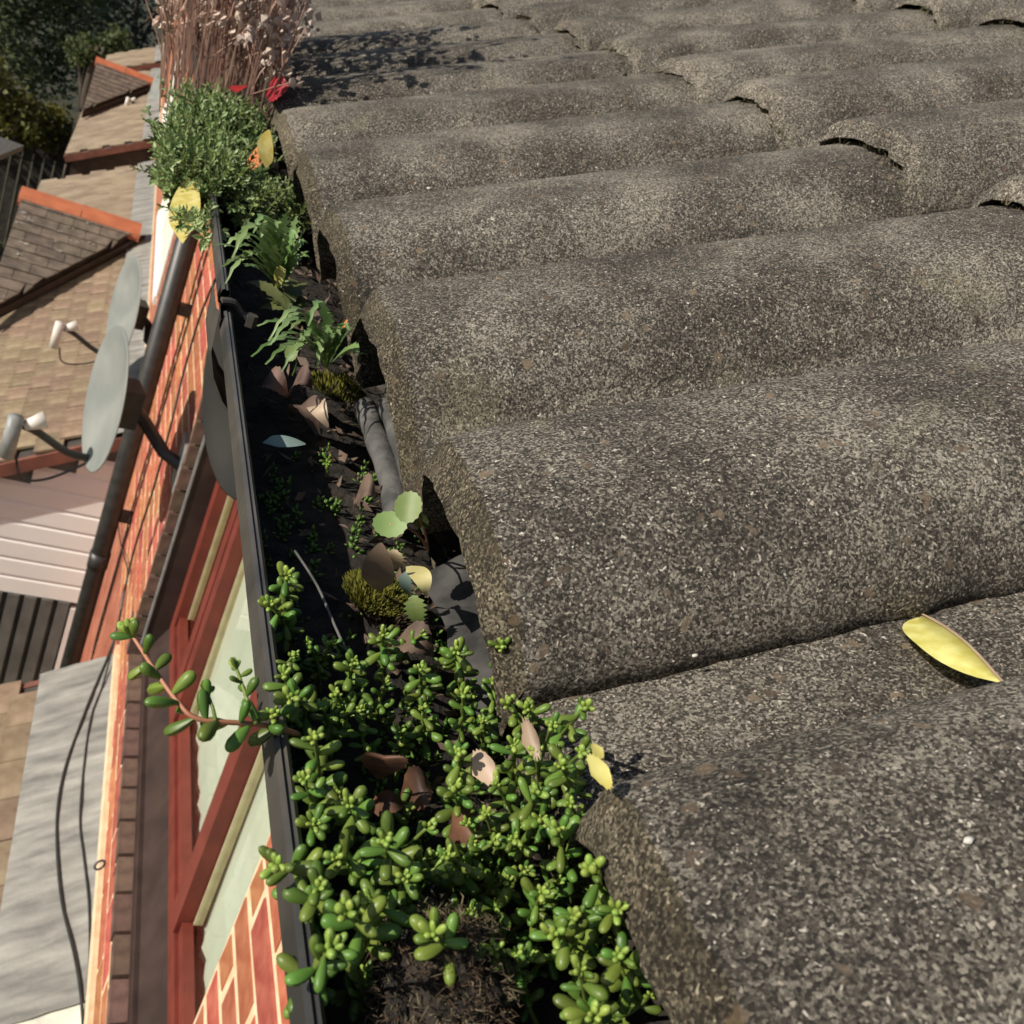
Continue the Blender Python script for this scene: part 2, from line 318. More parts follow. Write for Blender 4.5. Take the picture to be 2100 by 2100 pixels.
for y0, y1 in ((1.072, 1.533), (1.607, 2.203), (2.337, 2.635)):
    obj('sash_rail', MB().box((X0+.008, y0, -1.866), (X0+.031, y1, -1.832)).mesh('sash_rail', 'red'), win)
    obj('glazing_bead', MB().box((X0+.031, y0+.002, -1.831), (X0+.05, y0+.007, WZ1-.083)).box((X0+.031, y1-.007, -1.831), (X0+.05, y1-.002, WZ1-.083)).mesh('glazing_bead', 'cream'), win)
    obj('pane', MB().add([(X0+.035, y0+.01, -1.828), (X0+.035, y1-.01, -1.828), (X0+.035, y1-.01, WZ1-.09), (X0+.035, y0+.01, WZ1-.09)], [(0, 3, 2, 1)]).mesh('pane', 'glass'), win)
def folds(y0, y1, x, amp, n, z0, z1): return MB().grid([[(x+amp*sin(i*2.1)*(.6+.4*sin(i*.7))+.004*sin(k*1.7), y0+(y1-y0)*i/n, z0+(z1-z0)*k/6) for i in range(n+1)] for k in range(7)])
obj('curtain', folds(1.02, 1.62, W+.139, .007, 26, -2.25, -.4).mesh('curtain', 'curtain', True), win)
obj('curtain', folds(1.60, 2.28, W+.137, .006, 26, -2.25, -.4).mesh('curtain', 'curtain', True), win)
obj('blind', MB().box((W+.145, 2.30, -1.98), (W+.15, 2.70, -.45)).mesh('blind', 'tancurtain'), win)
fl = MB()
for k in range(18):
    zz = -1.86+.075*k+rnd.uniform(-.01, .01); fl.obox((W+.138, 2.305, zz), (.004, rnd.uniform(-.002, .01), rnd.uniform(.01, .03)), (0, rnd.uniform(.03, .06), rnd.uniform(-.03, .03)), (0, 0, rnd.uniform(.03, .065)))
obj('blind_trim', fl.mesh('blind_trim', 'white'), win)
hp('room', MB().box((W+.9, .2, -2.4), (W+.95, 3.6, -.2)).box((W+.25, .2, -2.45), (W+.9, 3.6, -2.4)), 'room')
# white windows of the house further along
for (y0, y1, z0, z1) in ((5.55, 7.3, -1.86, -.8), (9.8, 11.2, -1.86, -.8)):
    wn = hp('window', MB().box((W-.02, y0, z0-.05), (W+.03, y1, z0)), 'white'); wn['label'] = 'white window further along the brick wall'
    obj('window_frame', MB().box((W-.012, y0, z0+.001), (W-.003, y0+.08, z1)).box((W-.012, y1-.08, z0+.001), (W-.003, y1, z1)).box((W-.012, y0+.081, z0+.001), (W-.003, y1-.081, z0+.09)).box((W-.012, (y0+y1)/2-.04, z0+.091), (W-.003, (y0+y1)/2+.04, z1)).mesh('window_frame', 'white'), wn)
    obj('pane', MB().box((W-.006, y0+.081, z0+.09), (W-.004, y1-.081, z1)).mesh('pane', 'curtain'), wn)
# eaves: soffit, fascia
hp('soffit', MB().box((.20, -1.5, -.31), (W+.004, 19, -.295)), 'darkwood')
hp('fascia', MB().box((.182, -1.5, -.33), (.20, 19, -.155)), 'darkwood')
# roof
P_T, P_R, GA = R(26), R(28.35), .33
EU, EW = V((cos(P_T), 0, sin(P_T))), V((-sin(P_T), 0, cos(P_T)))
EAVE = V((.1314, 0, -.1466))
roof = hp('roof', MB().obox((.18, -1.2, -.178), (2.4*cos(P_R), 0, 2.4*sin(P_R)), (0, 20, 0), (-.004, 0, .008)), 'felt')
TDY = {-2: 0, -1: 0, 0: .011, 1: .009, 2: .006}
def prof(v):
    h = -.002
    for c in (.052, .202):
        x = (c-v)/.0515 if v < c else (v-c)/.060
        if x < 1: h = max(h, .036*(1-x**(2.8 if v < c else 4.6))**.78-.002)
    if v > .259: h = -.010*min(1, (v-.259)/.006)-.002*(1-min(1, (v-.259)/.006))
    return h
def tile_mesh(seed, nu, nv, rag, fine, thin=False):
    sd_ = V((seed*3.7, seed*1.9, seed*5.3)); b = MB(); top = []; bot = []
    for i in range(nu+1):
        rt = []; rb = []
        for j in range(nv+1):
            u = .42*i/nu; v = .318*j/nv
            ed = exp(-(u/.012)**2)
            uu = u+ed*(rag*fbm((v*70+seed, seed*2.2, 0), 4)+rag*1.2*NZ.noise((v*16, seed, 3)))
            h = prof(v)+.0008*fbm(V((u*5, v*9, 0))+sd_, 1)+fine*fbm(V((u*190, v*190, 4))+sd_, 3)
            h -= .0012*ed**4
            if j in (0, nv): uu += 0
            vv = v+(.0014*fbm((u*60, seed+7*j, 1), 3) if j in (0, nv) else 0)
            hh = max(0, min(1, (prof(v)+.002)/.036)); T = (.0195-.0065*hh)*(.8 if thin else 1); e2 = exp(-(u/.010)**2)
            rt.append(tuple(EU*uu+V((0, vv, 0))+EW*h)); rb.append(tuple(EU*(uu-.0085*e2)+V((0, vv, 0))+EW*(prof(v)-T+(.0015*fbm((v*60, seed, u*30), 2)))))
        top.append(rt); bot.append(rb)
    o = len(b.v); b.grid(top); n = nv+1; o2 = len(b.v); b.grid([r_[::-1] for r_ in bot])
    B = lambda i, j: o2+i*n+(n-1-j)
    ends = []; o4 = len(b.v); ne = 5                                            # the cut end, with its own vertices so that its edge stays crisp
    for k in range(ne+1):
        for j in range(n):
            p = V(top[0][j]).lerp(V(bot[0][j]), k/ne)
            if 0 < k < ne: p += EU*(.0010*fbm((p.y*130+seed, k*1.7, seed*1.3), 3)-.0006)
            b.v.append(tuple(p))
    for k in range(ne):
        for j in range(nv): ends.append(len(b.f)); b.f.append((o4+k*n+j+1, o4+k*n+j, o4+(k+1)*n+j, o4+(k+1)*n+j+1))
    for i in range(nu): b.f.append((o+i*n, o+(i+1)*n, B(i+1, 0), B(i, 0))); b.f.append((o+(i+1)*n+nv, o+i*n+nv, B(i, nv), B(i+1, nv)))
    me = b.mesh('roof_tile', 'tile', True); me.materials.append(MT['tile' if thin else 'tileend'])
    for f in ends: me.polygons[f].material_index = 1
    return me
TM0 = [tile_mesh(k, 40, 56, .0016, .0003) for k in range(3)]; TM1 = [tile_mesh(10+k, 40, 72, .0075, .0008, True) for k in range(3)]
for j in range(8):
    for m_ in range(-2, 14):
        if j == 0 and m_ in (-1, 0): me = tile_mesh(30+m_, 130, 110, .0016, .0004)
        else: me = (TM0 if j == 0 else TM1)[(m_*2+j) % 3]
        o = obj('roof_tile', me, roof); r = random.Random(m_*31+j*7+5)
        o.location = EAVE+V((GA*j*cos(P_R)+(r.uniform(-.004, .004) if (j, m_) != (0, 0) else 0), .196+.3*m_+TDY.get(m_, .003)+r.uniform(-.0012, .0012), GA*j*sin(P_R)+.0015*j+r.uniform(0, .0015)))
        o.rotation_euler = (r.uniform(-.006, .006), r.uniform(-.006, .004), r.uniform(-.006, .006))

# ================================================================== GUTTER
gut = thing('gutter', 'weathered black half round gutter running along the eaves, full of plants', 'gutter', (.12, 1, -.2))
GL = V((-.12, -1, .2))
def gp(name, mb, m, smooth=False): o = mb.build(name, m, gut, smooth); o.location = GL; return o
GX, GR, GZL = .1215, .056, -.166
def sag(y): return .0016*sin(y*2.2+.4)+(.0015 if .49 < y else 0)
def trough(y0, y1, n):
    b = MB(); ys = [y0+(y1-y0)*i/n for i in range(n+1)]; sec = []
    for k in range(15): a = pi*k/14; sec.append((-cos(a)*GR, -sin(a)*GR))
    sec2 = [(x*.96, z_*.96) for x, z_ in sec][::-1]
    lip = [(-GR-.0005, .0045), (-GR-.0035, .004), (-GR-.0035, -.004)]
    full = [(-GR+.0022, -.001), (-GR+.0018, .0030), (-GR+.0006, .0040), (-GR-.0004, .0034), (-GR-.0010, .0042), (-GR-.0022, .0034), (-GR-.0026, -.0035), (-GR-.0010, -.004)]+sec[1:]+sec2[:-1]
    rows = [[(GX+x, y, GZL+z_+sag(y)) for x, z_ in full+[full[0]]] for y in ys]
    return b.grid(rows)
gp('trough', trough(-.4, .487, 30), 'gutter', False)
gp('trough', trough(.515, 18, 60), 'gutter', False)
gp('trough_dark_sheet', MB().grid([[(GX-cos(pi*(.06+.88*k/14))*GR*.94, y, GZL-sin(pi*(.06+.88*k/14))*GR*.94) for k in range(15)] for y in (-.4, .1, .6, 2, 18)]), 'soil')  # dark sheet laid over the trough's inner face, turning the inside near black
un = MB(); rows = []
for y in (.478, .482, .522, .526):
    g_ = .0 if y in (.478, .526) else .0015
    rows.append([(GX-cos(pi*k/14)*(GR+.0052+g_), y, GZL-sin(pi*k/14)*(GR+.003+g_)+(.0075 if k in (0, 14) else 0)) for k in range(15)])
gp('union_bracket', un.grid(rows), 'gutter')
gp('bracket_strap', MB().tube(crom([(GX-GR-.003, .500, GZL+.0055), (GX-GR+.003, .502, GZL+.0055), (GX-GR+.008, .503, GZL+.001), (GX-GR+.013, .503, GZL-.001)], 4), [.0020]*12+[.0026], 8).tube([(GX-GR+.0135, .503, GZL+.002), (GX-GR+.0135, .503, GZL-.004)], .0032, 6), 'gutter')
# soil in the gutter
so_ = []
for i in range(96):
    y = .10+.0125*i; row = []
    for k in range(13):
        x = -.046+.092*k/12
        row.append((GX+x, y, GZL-.024-.006*abs(x/.046)+.004*fbm((x*90, y*90, 2), 3)-(.02*max(0, 1-(y-.10)/.05))))
    so_.append(row)
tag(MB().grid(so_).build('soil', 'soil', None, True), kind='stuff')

# ================================================================== STONECROP (fleshy leaves): plant > shoot > leaf
def sedum_leaf(seed, m, nr=6, ns=8):
    r = random.Random(seed); b = MB(); rows = []
    bend = r.uniform(-.12, .25); fat = r.uniform(.185, .24)
    prof_ = [(0, .045), (.05, .075), (.22, .135), (.48, .20), (.74, .215), (.90, .165), (.97, .09), (1, .02)]
    for t, q in prof_:
        q = q*fat/.22; rows.append([(q*cos(2*pi*k/ns), q*.86*sin(2*pi*k/ns)+bend*t*t*.5, t) for k in range(ns+1)])
    b.grid(rows); return b.mesh('leaf', m, True)
SL = [sedum_leaf(k, 'sedum') for k in range(6)]; ST = [sedum_leaf(50+k, 'sedumtip') for k in range(4)]
def shoot(plant, base, head, L=.0062, n=15, seed=0, side=None, stem='sedstem', tipn=7, start=.25, sr=.0006):
    r = random.Random(seed*13+3); base, head = V(base), V(head); pl = plant.location
    mid = (base+head)/2+V((r.uniform(-.004, .004), r.uniform(-.004, .004), r.uniform(0, .004)))
    pts = crom([base, mid, head], 5) if side is None else crom([base]+[V(s_) for s_ in side]+[head], 5)
    st = MB().tube([p-pl for p in pts], [sr*(1.15-.4*i/len(pts)) for i in range(len(pts))], 6).build('shoot', stem, plant, True)
    cum = [0]
    for a, b in zip(pts, pts[1:]): cum.append(cum[-1]+(b-a).length)
    def at_(t):
        d = t*cum[-1]
        for i in range(len(pts)-1):
            if cum[i+1] >= d or i == len(pts)-2: f = (d-cum[i])/max(1e-9, cum[i+1]-cum[i]); return pts[i].lerp(pts[i+1], f), (pts[i+1]-pts[i]).normalized()
    ang = r.uniform(0, 6)
    def leaf(p, d, el, l, me):
        nonlocal ang
        ang += 2.4+r.uniform(-.3, .3)
        o_ = d.orthogonal().normalized(); s_ = d.cross(o_); side_ = o_*cos(ang)+s_*sin(ang)
        dr = (side_*cos(el)+d*sin(el)).normalized()
        q = dr.to_track_quat('Z', 'Y')@Q((0, 0, 1), r.uniform(-.6, .6))
        o = obj('leaf', me, st); o.location = p-pl; o.rotation_mode = 'QUATERNION'; o.rotation_quaternion = q
        w_ = l*r.uniform(.9, 1.12); o.scale = (w_, w_, l)
    for i in range(n):
        t = start+(1-start)*i/n*.92; p, d = at_(t); leaf(p, d, R(r.uniform(0, 40)), L*r.uniform(.8, 1.2)*(.95 if t > .7 else 1), r.choice(SL))
    p, d = at_(1)
    for i in range(tipn): leaf(p-d*L*.15*(i/tipn), d, R(28+60*(1-i/tipn)**.8*r.uniform(.6, 1)) if i else R(70), L*r.uniform(.45, .8)*(.75+.35*i/tipn), r.choice(ST if i < tipn-2 else SL))
    return st
HEADS = {
 'lip': ('bright green stonecrop growing up against the inside of the gutter lip', [
  ((0.0685, 0.2442, -0.15, 0.0852, 0.2742), 1), ((0.0634, 0.2312, -0.152, 0.0782, 0.2572), 1), ((0.0645, 0.2014, -0.152, 0.0797, 0.2252), .9), ((0.0692, 0.2154, -0.156, 0.083, 0.2342), .7), ((0.0636, 0.1882, -0.148, 0.0806, 0.2163), 1), ((0.0799, 0.2389, -0.168, 0.0885, 0.2408), .7), ((0.0667, 0.1724, -0.146, 0.0854, 0.2012), 1.1), ((0.0603, 0.1862, -0.152, 0.0747, 0.2088), .9), ((0.0647, 0.1635, -0.15, 0.081, 0.1862), .9), ((0.0783, 0.2063, -0.164, 0.0891, 0.2138), .8)]),
 'centre': ('stonecrop with tall separate shoots standing in the middle of the gutter beside the moss cushion', [
  ((0.0873, 0.2191, -0.158, 0.1021, 0.2345), .95), ((0.0947, 0.2264, -0.152, 0.1142, 0.2507), 1.05), ((0.1055, 0.2177, -0.156, 0.1237, 0.2351), 1), ((0.0841, 0.2147, -0.166, 0.0942, 0.2195), .85), ((0.0904, 0.2076, -0.164, 0.102, 0.2147), .8), ((0.1054, 0.2059, -0.16, 0.1208, 0.2175), .85), ((0.1009, 0.2259, -0.168, 0.1106, 0.2273), .8), ((0.1038, 0.2103, -0.172, 0.1113, 0.2073), .8)]),
 'eave': ('stonecrop leaning against the cut edge of the second nearest roll of tile', [
  ((0.1135, 0.2182, -0.148, 0.1392, 0.2473), 1.05), ((0.1244, 0.2154, -0.142, 0.158, 0.2534), 1.05), ((0.1158, 0.2082, -0.155, 0.1362, 0.2261), .85), ((0.1202, 0.1922, -0.144, 0.1514, 0.2241), 1), ((0.1239, 0.1887, -0.142, 0.158, 0.223), 1), ((0.1278, 0.2172, -0.156, 0.1485, 0.2337), .8), ((0.1212, 0.2017, -0.158, 0.1398, 0.2151), .8)]),
 'notch': ('stonecrop spilling on to the pan between two roof tile rolls beside a yellow leaf', [
  ((0.1192, 0.1614, -0.119, 0.1802, 0.2267), .9), ((0.1162, 0.165, -0.128, 0.1642, 0.2163), .85), ((0.1145, 0.1484, -0.121, 0.1712, 0.2058), .95), ((0.114, 0.1521, -0.128, 0.1615, 0.1998), .9), ((0.1191, 0.1696, -0.14, 0.1546, 0.2039), .85), ((0.1161, 0.1752, -0.143, 0.1478, 0.2064), .95)]),
 'dense': ('dense stonecrop in the gutter between the brown dead leaves and the nearest tile', [
  ((0.102, 0.1733, -0.146, 0.128, 0.2008), 1.05), ((0.1022, 0.1675, -0.152, 0.1235, 0.1869), 1), ((0.1111, 0.1645, -0.156, 0.1307, 0.1787), .8), ((0.1164, 0.1585, -0.142, 0.1495, 0.1884), 1), ((0.1119, 0.1517, -0.15, 0.1368, 0.1714), .85), ((0.1144, 0.1427, -0.138, 0.1513, 0.1747), 1.1), ((0.118, 0.1544, -0.146, 0.1476, 0.1787), .9), ((0.1191, 0.1491, -0.136, 0.1593, 0.1848), .8), ((0.0941, 0.1452, -0.15, 0.1159, 0.1647), .95), ((0.1081, 0.1653, -0.16, 0.1243, 0.1753), .8), ((0.1126, 0.1685, -0.15, 0.1373, 0.1899), .9)]),
 'near': ('large leaved stonecrop at the near end of the gutter, hanging over its lip', [
  ((0.0717, 0.1533, -0.146, 0.0916, 0.1791), .95), ((0.0656, 0.1511, -0.15, 0.082, 0.1723), .8), ((0.0568, 0.1395, -0.15, 0.0717, 0.1597), 1.05), ((0.0753, 0.1381, -0.14, 0.1, 0.1683), 1.05), ((0.0624, 0.1303, -0.145, 0.0809, 0.1541), 1), ((0.0661, 0.1234, -0.143, 0.0866, 0.1478), 1.1), ((0.063, 0.1171, -0.145, 0.0817, 0.1386), 1.15), ((0.0834, 0.1211, -0.145, 0.1068, 0.1425), 1.15), ((0.084, 0.1404, -0.152, 0.1027, 0.1576), .9), ((0.0754, 0.1338, -0.152, 0.0927, 0.1505), 1.0), ((0.0699, 0.1443, -0.152, 0.0861, 0.1624), 1)]),
 'tile': ('stonecrop trailing along the dark gap under the edge of the nearest tile', [
  ((0.1138, 0.1268, -0.132, 0.1573, 0.1622), 1.1), ((0.1142, 0.1157, -0.13, 0.1604, 0.1503), 1), ((0.1075, 0.1197, -0.142, 0.1392, 0.143), 1.05), ((0.1126, 0.1351, -0.148, 0.1397, 0.1548), .9), ((0.107, 0.1084, -0.138, 0.1425, 0.1332), .95), ((0.1062, 0.0996, -0.138, 0.1417, 0.1223), 1), ((0.1022, 0.1272, -0.156, 0.1211, 0.1389), .8), ((0.1136, 0.1086, -0.134, 0.1553, 0.1371), 1), ((0.1085, 0.1273, -0.158, 0.1267, 0.137), .75), ((0.1137, 0.124, -0.142, 0.1469, 0.1479), .9)]),
}
PL = []
sd0 = 0
for key, (label, hs) in HEADS.items():
    c = sum((V(h[:3]) for h, s_ in hs), V())/len(hs); pl = thing('stonecrop', label, 'plant', (c.x, c.y, -.192), 'stonecrop plants in the gutter')
    for h, s_ in hs:
        sd0 += 1; r = random.Random(sd0); base = V((min(max(h[3]+r.uniform(-.004, .004), .078), .158), h[4]+r.uniform(-.006, .006), -.190)); h = V(h[:3])
        shoot(pl, base, h, .0061*s_, 13 if s_ > .9 else 11, sd0, start=.32, tipn=8)
    PL.append(pl)
r = random.Random(99)
for k in range(24):                                              # lower, younger shoots between the tall ones
    x, y = r.uniform(.079, .150), r.uniform(.10, .265); pl = min(PL, key=lambda p: (p.location.x-x)**2*3+(p.location.y-y)**2)
    if .19 < y and .095 < x < .12: continue
    shoot(pl, V((x, y+.006, -.190)), V((x-.002, y-.004, r.uniform(-.176, -.160))), r.uniform(.0038, .0055), 8, 300+k, start=.2, tipn=6)
for k in range(14):
    x, y = r.uniform(.086, .128), r.uniform(.132, .172); pl = min(PL, key=lambda p: (p.location.x-x)**2*3+(p.location.y-y)**2)
    shoot(pl, V((x, y+.006, -.190)), V((x-.002, y-.004, r.uniform(-.170, -.156))), r.uniform(.0045, .0058), 9, 500+k, start=.2, tipn=7)
# the shoot that hangs out over the lip, with side shoots
tr = thing('stonecrop', 'long reddish stonecrop stem trailing out over the gutter lip above the window', 'plant', (0.0725, 0.2004, -0.168), 'stonecrop plants in the gutter')
path = [(0.0689, 0.1899, -0.16), (0.0615, 0.1867, -0.156), (0.0539, 0.1842, -0.154), (0.0432, 0.1826, -0.153), (0.0387, 0.1862, -0.152), (0.0341, 0.1933, -0.151), (0.0291, 0.2026, -0.15), (0.0273, 0.2045, -0.149)]
shoot(tr, path[0], path[-1], .0072, 17, 911, path[1:-1], 'redstem', 9, .14, .0006)
shoot(tr, (0.0564, 0.1834, -0.153), (0.0511, 0.1962, -0.148), .0046, 4, 901, [(0.0536, 0.1885, -0.15)], 'sedstem', 7, .45, .0005)
shoot(tr, (0.0472, 0.1827, -0.153), (0.0446, 0.1887, -0.15), .0040, 2, 902, [(0.046, 0.1848, -0.151)], 'sedstem', 6, .6, .0004)
# deep, shaded undergrowth of the same plant
ug = MB(); r = random.Random(5)
for k in range(1500):
    if k % 10 == 0:
        y = r.uniform(.15, .42); x = r.uniform(-.044, .040); z = GZL-.026-.006*abs(x/.046); ctr = V((GX+x, y, z)); hgt = r.uniform(.004, .013); lean = V((r.gauss(0, .3), r.gauss(0, .3), 1)).normalized(); sz = r.uniform(.0024, .0046)
    t = (k % 10)/10; p = ctr+lean*hgt*t; an = 2.4*k; d = V((cos(an)*(1-t*.5), sin(an)*(1-t*.5), .3+t)).normalized(); l = sz*r.uniform(.8, 1.2); o_ = d.orthogonal().normalized(); s_ = d.cross(o_)
    vs = [p]+[p+d*l*.55+(o_*cos(a)+s_*sin(a))*l*.22 for a in (0, 1.57, 3.14, 4.71)]+[p+d*l]
    ug.add(vs, [(0, 2, 1), (0, 3, 2), (0, 4, 3), (0, 1, 4), (5, 1, 2), (5, 2, 3), (5, 3, 4), (5, 4, 1)])
tag(ug.build('small_stonecrop_undergrowth', 'sedum', None, True), kind='stuff')

# ================================================================== WEEDS
def blade(b, base, tip, up, w, jag, seed, n=14, arch=.2, fold=.25):
    """a leaf with toothed edges from base to tip, arching towards up"""
    r = random.Random(seed); base, tip, up = V(base), V(tip), V(up).normalized(); ax = tip-base; L_ = ax.length; sd_ = ax.cross(up).normalized()
    rows = []
    for i in range(n+1):
        t = i/n; c = base+ax*t+up*(4*t*(1-t)*arch*L_-.15*L_*t*t)
        wd = w*(sin(pi*min(1, t**.8))**.7*(1 if t > .25 else .35+.65*t/.25)); j1 = 1+(jag if i % 2 else -jag)*r.uniform(.6, 1); j2 = 1+(jag if (i+1) % 2 else -jag)*r.uniform(.6, 1)
        if i == n: wd = .0004
        rows.append([c-sd_*wd*j1+up*fold*wd, c, c+sd_*wd*j2+up*fold*wd])
    b.grid(rows); return b
def rosette(label, base, leaves, m, name='weed', stemc=None):
    p = thing(name, label, 'plant', base)
    for i, (tip, w, jag, arch) in enumerate(leaves):
        mm = m if not isinstance(m, (list, tuple)) else m[i % len(m)]
        blade(MB(), V((0, 0, 0)), V(tip)-V(base), V((-.3, -.5, 1)), w, jag, i*7+len(leaves), 16, arch).build('leaf', mm, p, True)
    return p
b1 = V((0.1018, 0.5843, -0.172))
def T(q): return q
r = random.Random(44)
def spray(base, tips, n, w, jag, spread):
    L_ = []
    for k in range(n):
        t = V(tips[k % len(tips)]); t = t+V((r.gauss(0, spread), r.gauss(0, spread*2), r.gauss(0, spread))); L_.append((t, w*r.uniform(.7, 1.15), jag, r.uniform(.05, .3)))
    return L_
rosette('pale green toothed leaved weed growing upright beyond the gutter bracket', b1, spray(b1, [(0.0528, 0.4932, -0.125), (0.0639, 0.522, -0.122), (0.0755, 0.5388, -0.12), (0.0914, 0.5518, -0.122), (0.1039, 0.5685, -0.135), (0.0732, 0.5474, -0.15), (0.0722, 0.5249, -0.125), (0.0847, 0.54, -0.125), (0.1079, 0.5884, -0.15), (0.0645, 0.5317, -0.14), (0.1072, 0.5746, -0.13), (0.0815, 0.5374, -0.128)], 38, .0027, .6, .005), 'weed')
rosette('olive low leaves of the weed beyond the bracket, lying flat on the soil', b1+V((.006, -.012, -.006)), [
 ((0.0851, 0.6184, -0.178), .004, .2, .1), ((0.1245, 0.6012, -0.175), .010, .2, .15), ((0.094, 0.5888, -0.185), .005, .2, .1), ((0.1144, 0.5984, -0.182), .012, .2, .1), ((0.1187, 0.618, -0.17), .006, .2, .2)], 'weedlow')
y1 = blade(MB(), V((0.0978, 0.5743, -0.168)), V((0.0963, 0.5556, -0.15)), V((-.3, -.8, .5)), .0045, .1, 4).build('fallen_leaf', 'yellow', None, True); tag(y1, 'small bright yellow leaf caught at the foot of the upright weed', 'leaf')
b2 = V((0.1188, 0.4866, -0.176))
rosette('smaller green toothed weed with a flat lower leaf, beside the near gutter bracket', b2, spray(b2, [(0.0654, 0.3966, -0.125), (0.074, 0.4063, -0.128), (0.0837, 0.4117, -0.128), (0.0982, 0.4396, -0.128), (0.0952, 0.4369, -0.135), (0.1074, 0.444, -0.135), (0.0891, 0.44, -0.15), (0.0964, 0.4392, -0.145)], 26, .0020, .65, .004)+[((0.1286, 0.4625, -0.15), .0050, .4, .2), ((0.1169, 0.4438, -0.124), .0014, .2, .1)], 'weed')
# seedling with two round leaves on red stalks
sp = thing('seedling', 'small seedling with two round pale green leaves beside the grey felt roll', 'plant', (0.1358, 0.3161, -0.172))
def roundleaf(c, nrm, r_, ecc, m, parent, name='leaf', jag=.04, cup=.2):
    c, nrm = V(c)-(parent.location if parent else V()), V(nrm).normalized(); a = nrm.orthogonal().normalized(); a = (V((1, 0, 0))-nrm*nrm.x).normalized(); b_ = nrm.cross(a); mb = MB(); n = 28
    vs = [c]
    for ring in (.5, 1):
        for k in range(n):
            an = 2*pi*k/n; rr = r_*ring*(1+(jag*(1 if k % 2 else -1) if ring == 1 else 0)); vs.append(c+a*rr*cos(an)*ecc+b_*rr*sin(an)+nrm*cup*r_*ring*ring*(.5+.5*cos(2*an)))
    fs = [(0, 1+k, 1+(k+1) % n) for k in range(n)]+[(1+k, 1+n+k, 1+n+(k+1) % n, 1+(k+1) % n) for k in range(n)]
    mb.add(vs, fs); return mb.build(name, m, parent, True)
l1, l2 = V((0.1094, 0.2831, -0.14)), V((0.1074, 0.2878, -0.15))
roundleaf(l1, (-.55, -.62, .55), .0054, .85, 'greenleaf', sp); roundleaf(l2, (-.4, -.65, .65), .0046, 1.25, 'greenleaf', sp); roundleaf((0.1199, 0.3003, -0.152), (-.2, -.6, -.5), .0055, .9, 'weedlow', sp)
for l in (l1, l2): MB().tube(bez((0, 0, 0), (l-sp.location)*.5+V((0, 0, .006)), l-sp.location, 6), .0005, 5).build('stalk', 'redstem', sp)
sp2 = thing('seedling', 'tiny thin stalked seedling with one pale leaf left of the smaller toothed weed', 'plant', (0.1048, 0.4914, -0.185))
roundleaf((0.096, 0.4684, -0.165), (-.4, -.8, .4), .0045, .7, 'greenleaf', sp2); MB().tube(bez((0, 0, 0), (.001, 0, .01), V((0.0976, 0.4663, -0.167))-sp2.location, 5), .0004, 5).build('stalk', 'sedstem', sp2)
sp3 = thing('stonecrop', 'tiny stonecrop sprig alone in the dark middle of the gutter', 'plant', (0.1111, 0.3906, -0.187), 'stonecrop plants in the gutter')
shoot(sp3, V(sp3.location), (0.106, 0.379, -0.176), .0045, 5, 77)

# leafy mass further along, spilling over the lip: three plants
def mass(name, label, blobs, n, mats, seed, leaf=(.0042, .0082)):
    """leggy sprigs that rise from around each spot and lean outwards, with leaves of uneven size along them"""
    r = random.Random(seed); c = sum((V(b_[0]) for b_ in blobs), V())/len(blobs); p = thing(name, label, 'plant', (c.x, c.y, -.19), 'leafy plants in the far part of the gutter'); bs = [MB() for m in mats]; st = MB()
    for (q, rad, wgt) in blobs:
        q = V(q)-p.location
        for s_ in range(int(n*wgt/14)):
            g = V((max(-.9, min(.9, r.gauss(0, .45))), max(-1, min(1, r.gauss(0, .5))), 0)); root = q+V((g.x*rad[0]*.8, g.y*rad[1], -rad[2])); hh = r.random()**1.1*1.9*rad[2]
            tip = root+V((g.x*rad[0]*.5+r.gauss(0, .005), g.y*rad[1]*.5+r.gauss(0, .008), hh)); pts = bez(root, (root+tip)/2+V((r.gauss(0, .004), r.gauss(0, .004), .004)), tip, 6)
            st.tube(pts, .0004, 3, False); mi = min(len(mats)-1, int(r.random()**1.3*len(mats))); k = 0; a = r.uniform(0, 6); sz = r.uniform(.7, 1.35); nl = r.randint(9, 18)
            for k in range(nl):
                t = (k+1)/nl; i = min(4, int(t*5)); pt = pts[i].lerp(pts[i+1], t*5-i); dirn = (pts[i+1]-pts[i]).normalized(); a += 2.4; o_ = dirn.orthogonal().normalized(); s2 = dirn.cross(o_); out = ((o_*cos(a)+s2*sin(a))*(1.1-.6*t)+dirn*(.2+.6*t)).normalized()
                l = r.uniform(*leaf)*sz*(1.1-.4*t); sd_ = out.cross(dirn); sd_ = (sd_.normalized() if sd_.length > 1e-4 else o_)*l*r.uniform(.18, .30); up = dirn*l*.12
                bs[mi].add([pt, pt+out*l*.5+sd_+up, pt+out*l, pt+out*l*.5-sd_+up, pt+out*l*.5-up*.6], [(0, 1, 4), (0, 4, 3), (1, 2, 4), (4, 2, 3)])
    for m, b_ in zip(mats, bs): tag(b_.build('foliage', m, p, False), kind='stuff')
    tag(st.build('stems', 'sedstem', p), kind='stuff'); return p
mass('leafy_weed', 'dense small leaved green plant filling the gutter just beyond the toothed weed', [((0.0948, 0.7575, -0.16), (.022, .04, .016), 1), ((0.1134, 0.7955, -0.165), (.018, .035, .012), .5), ((0.1251, 0.7776, -0.16), (.010, .04, .012), .4), ((0.0815, 0.7672, -0.16), (.016, .04, .014), .6)], 1700, ['mass', 'masslight', 'weedlow'], 3)
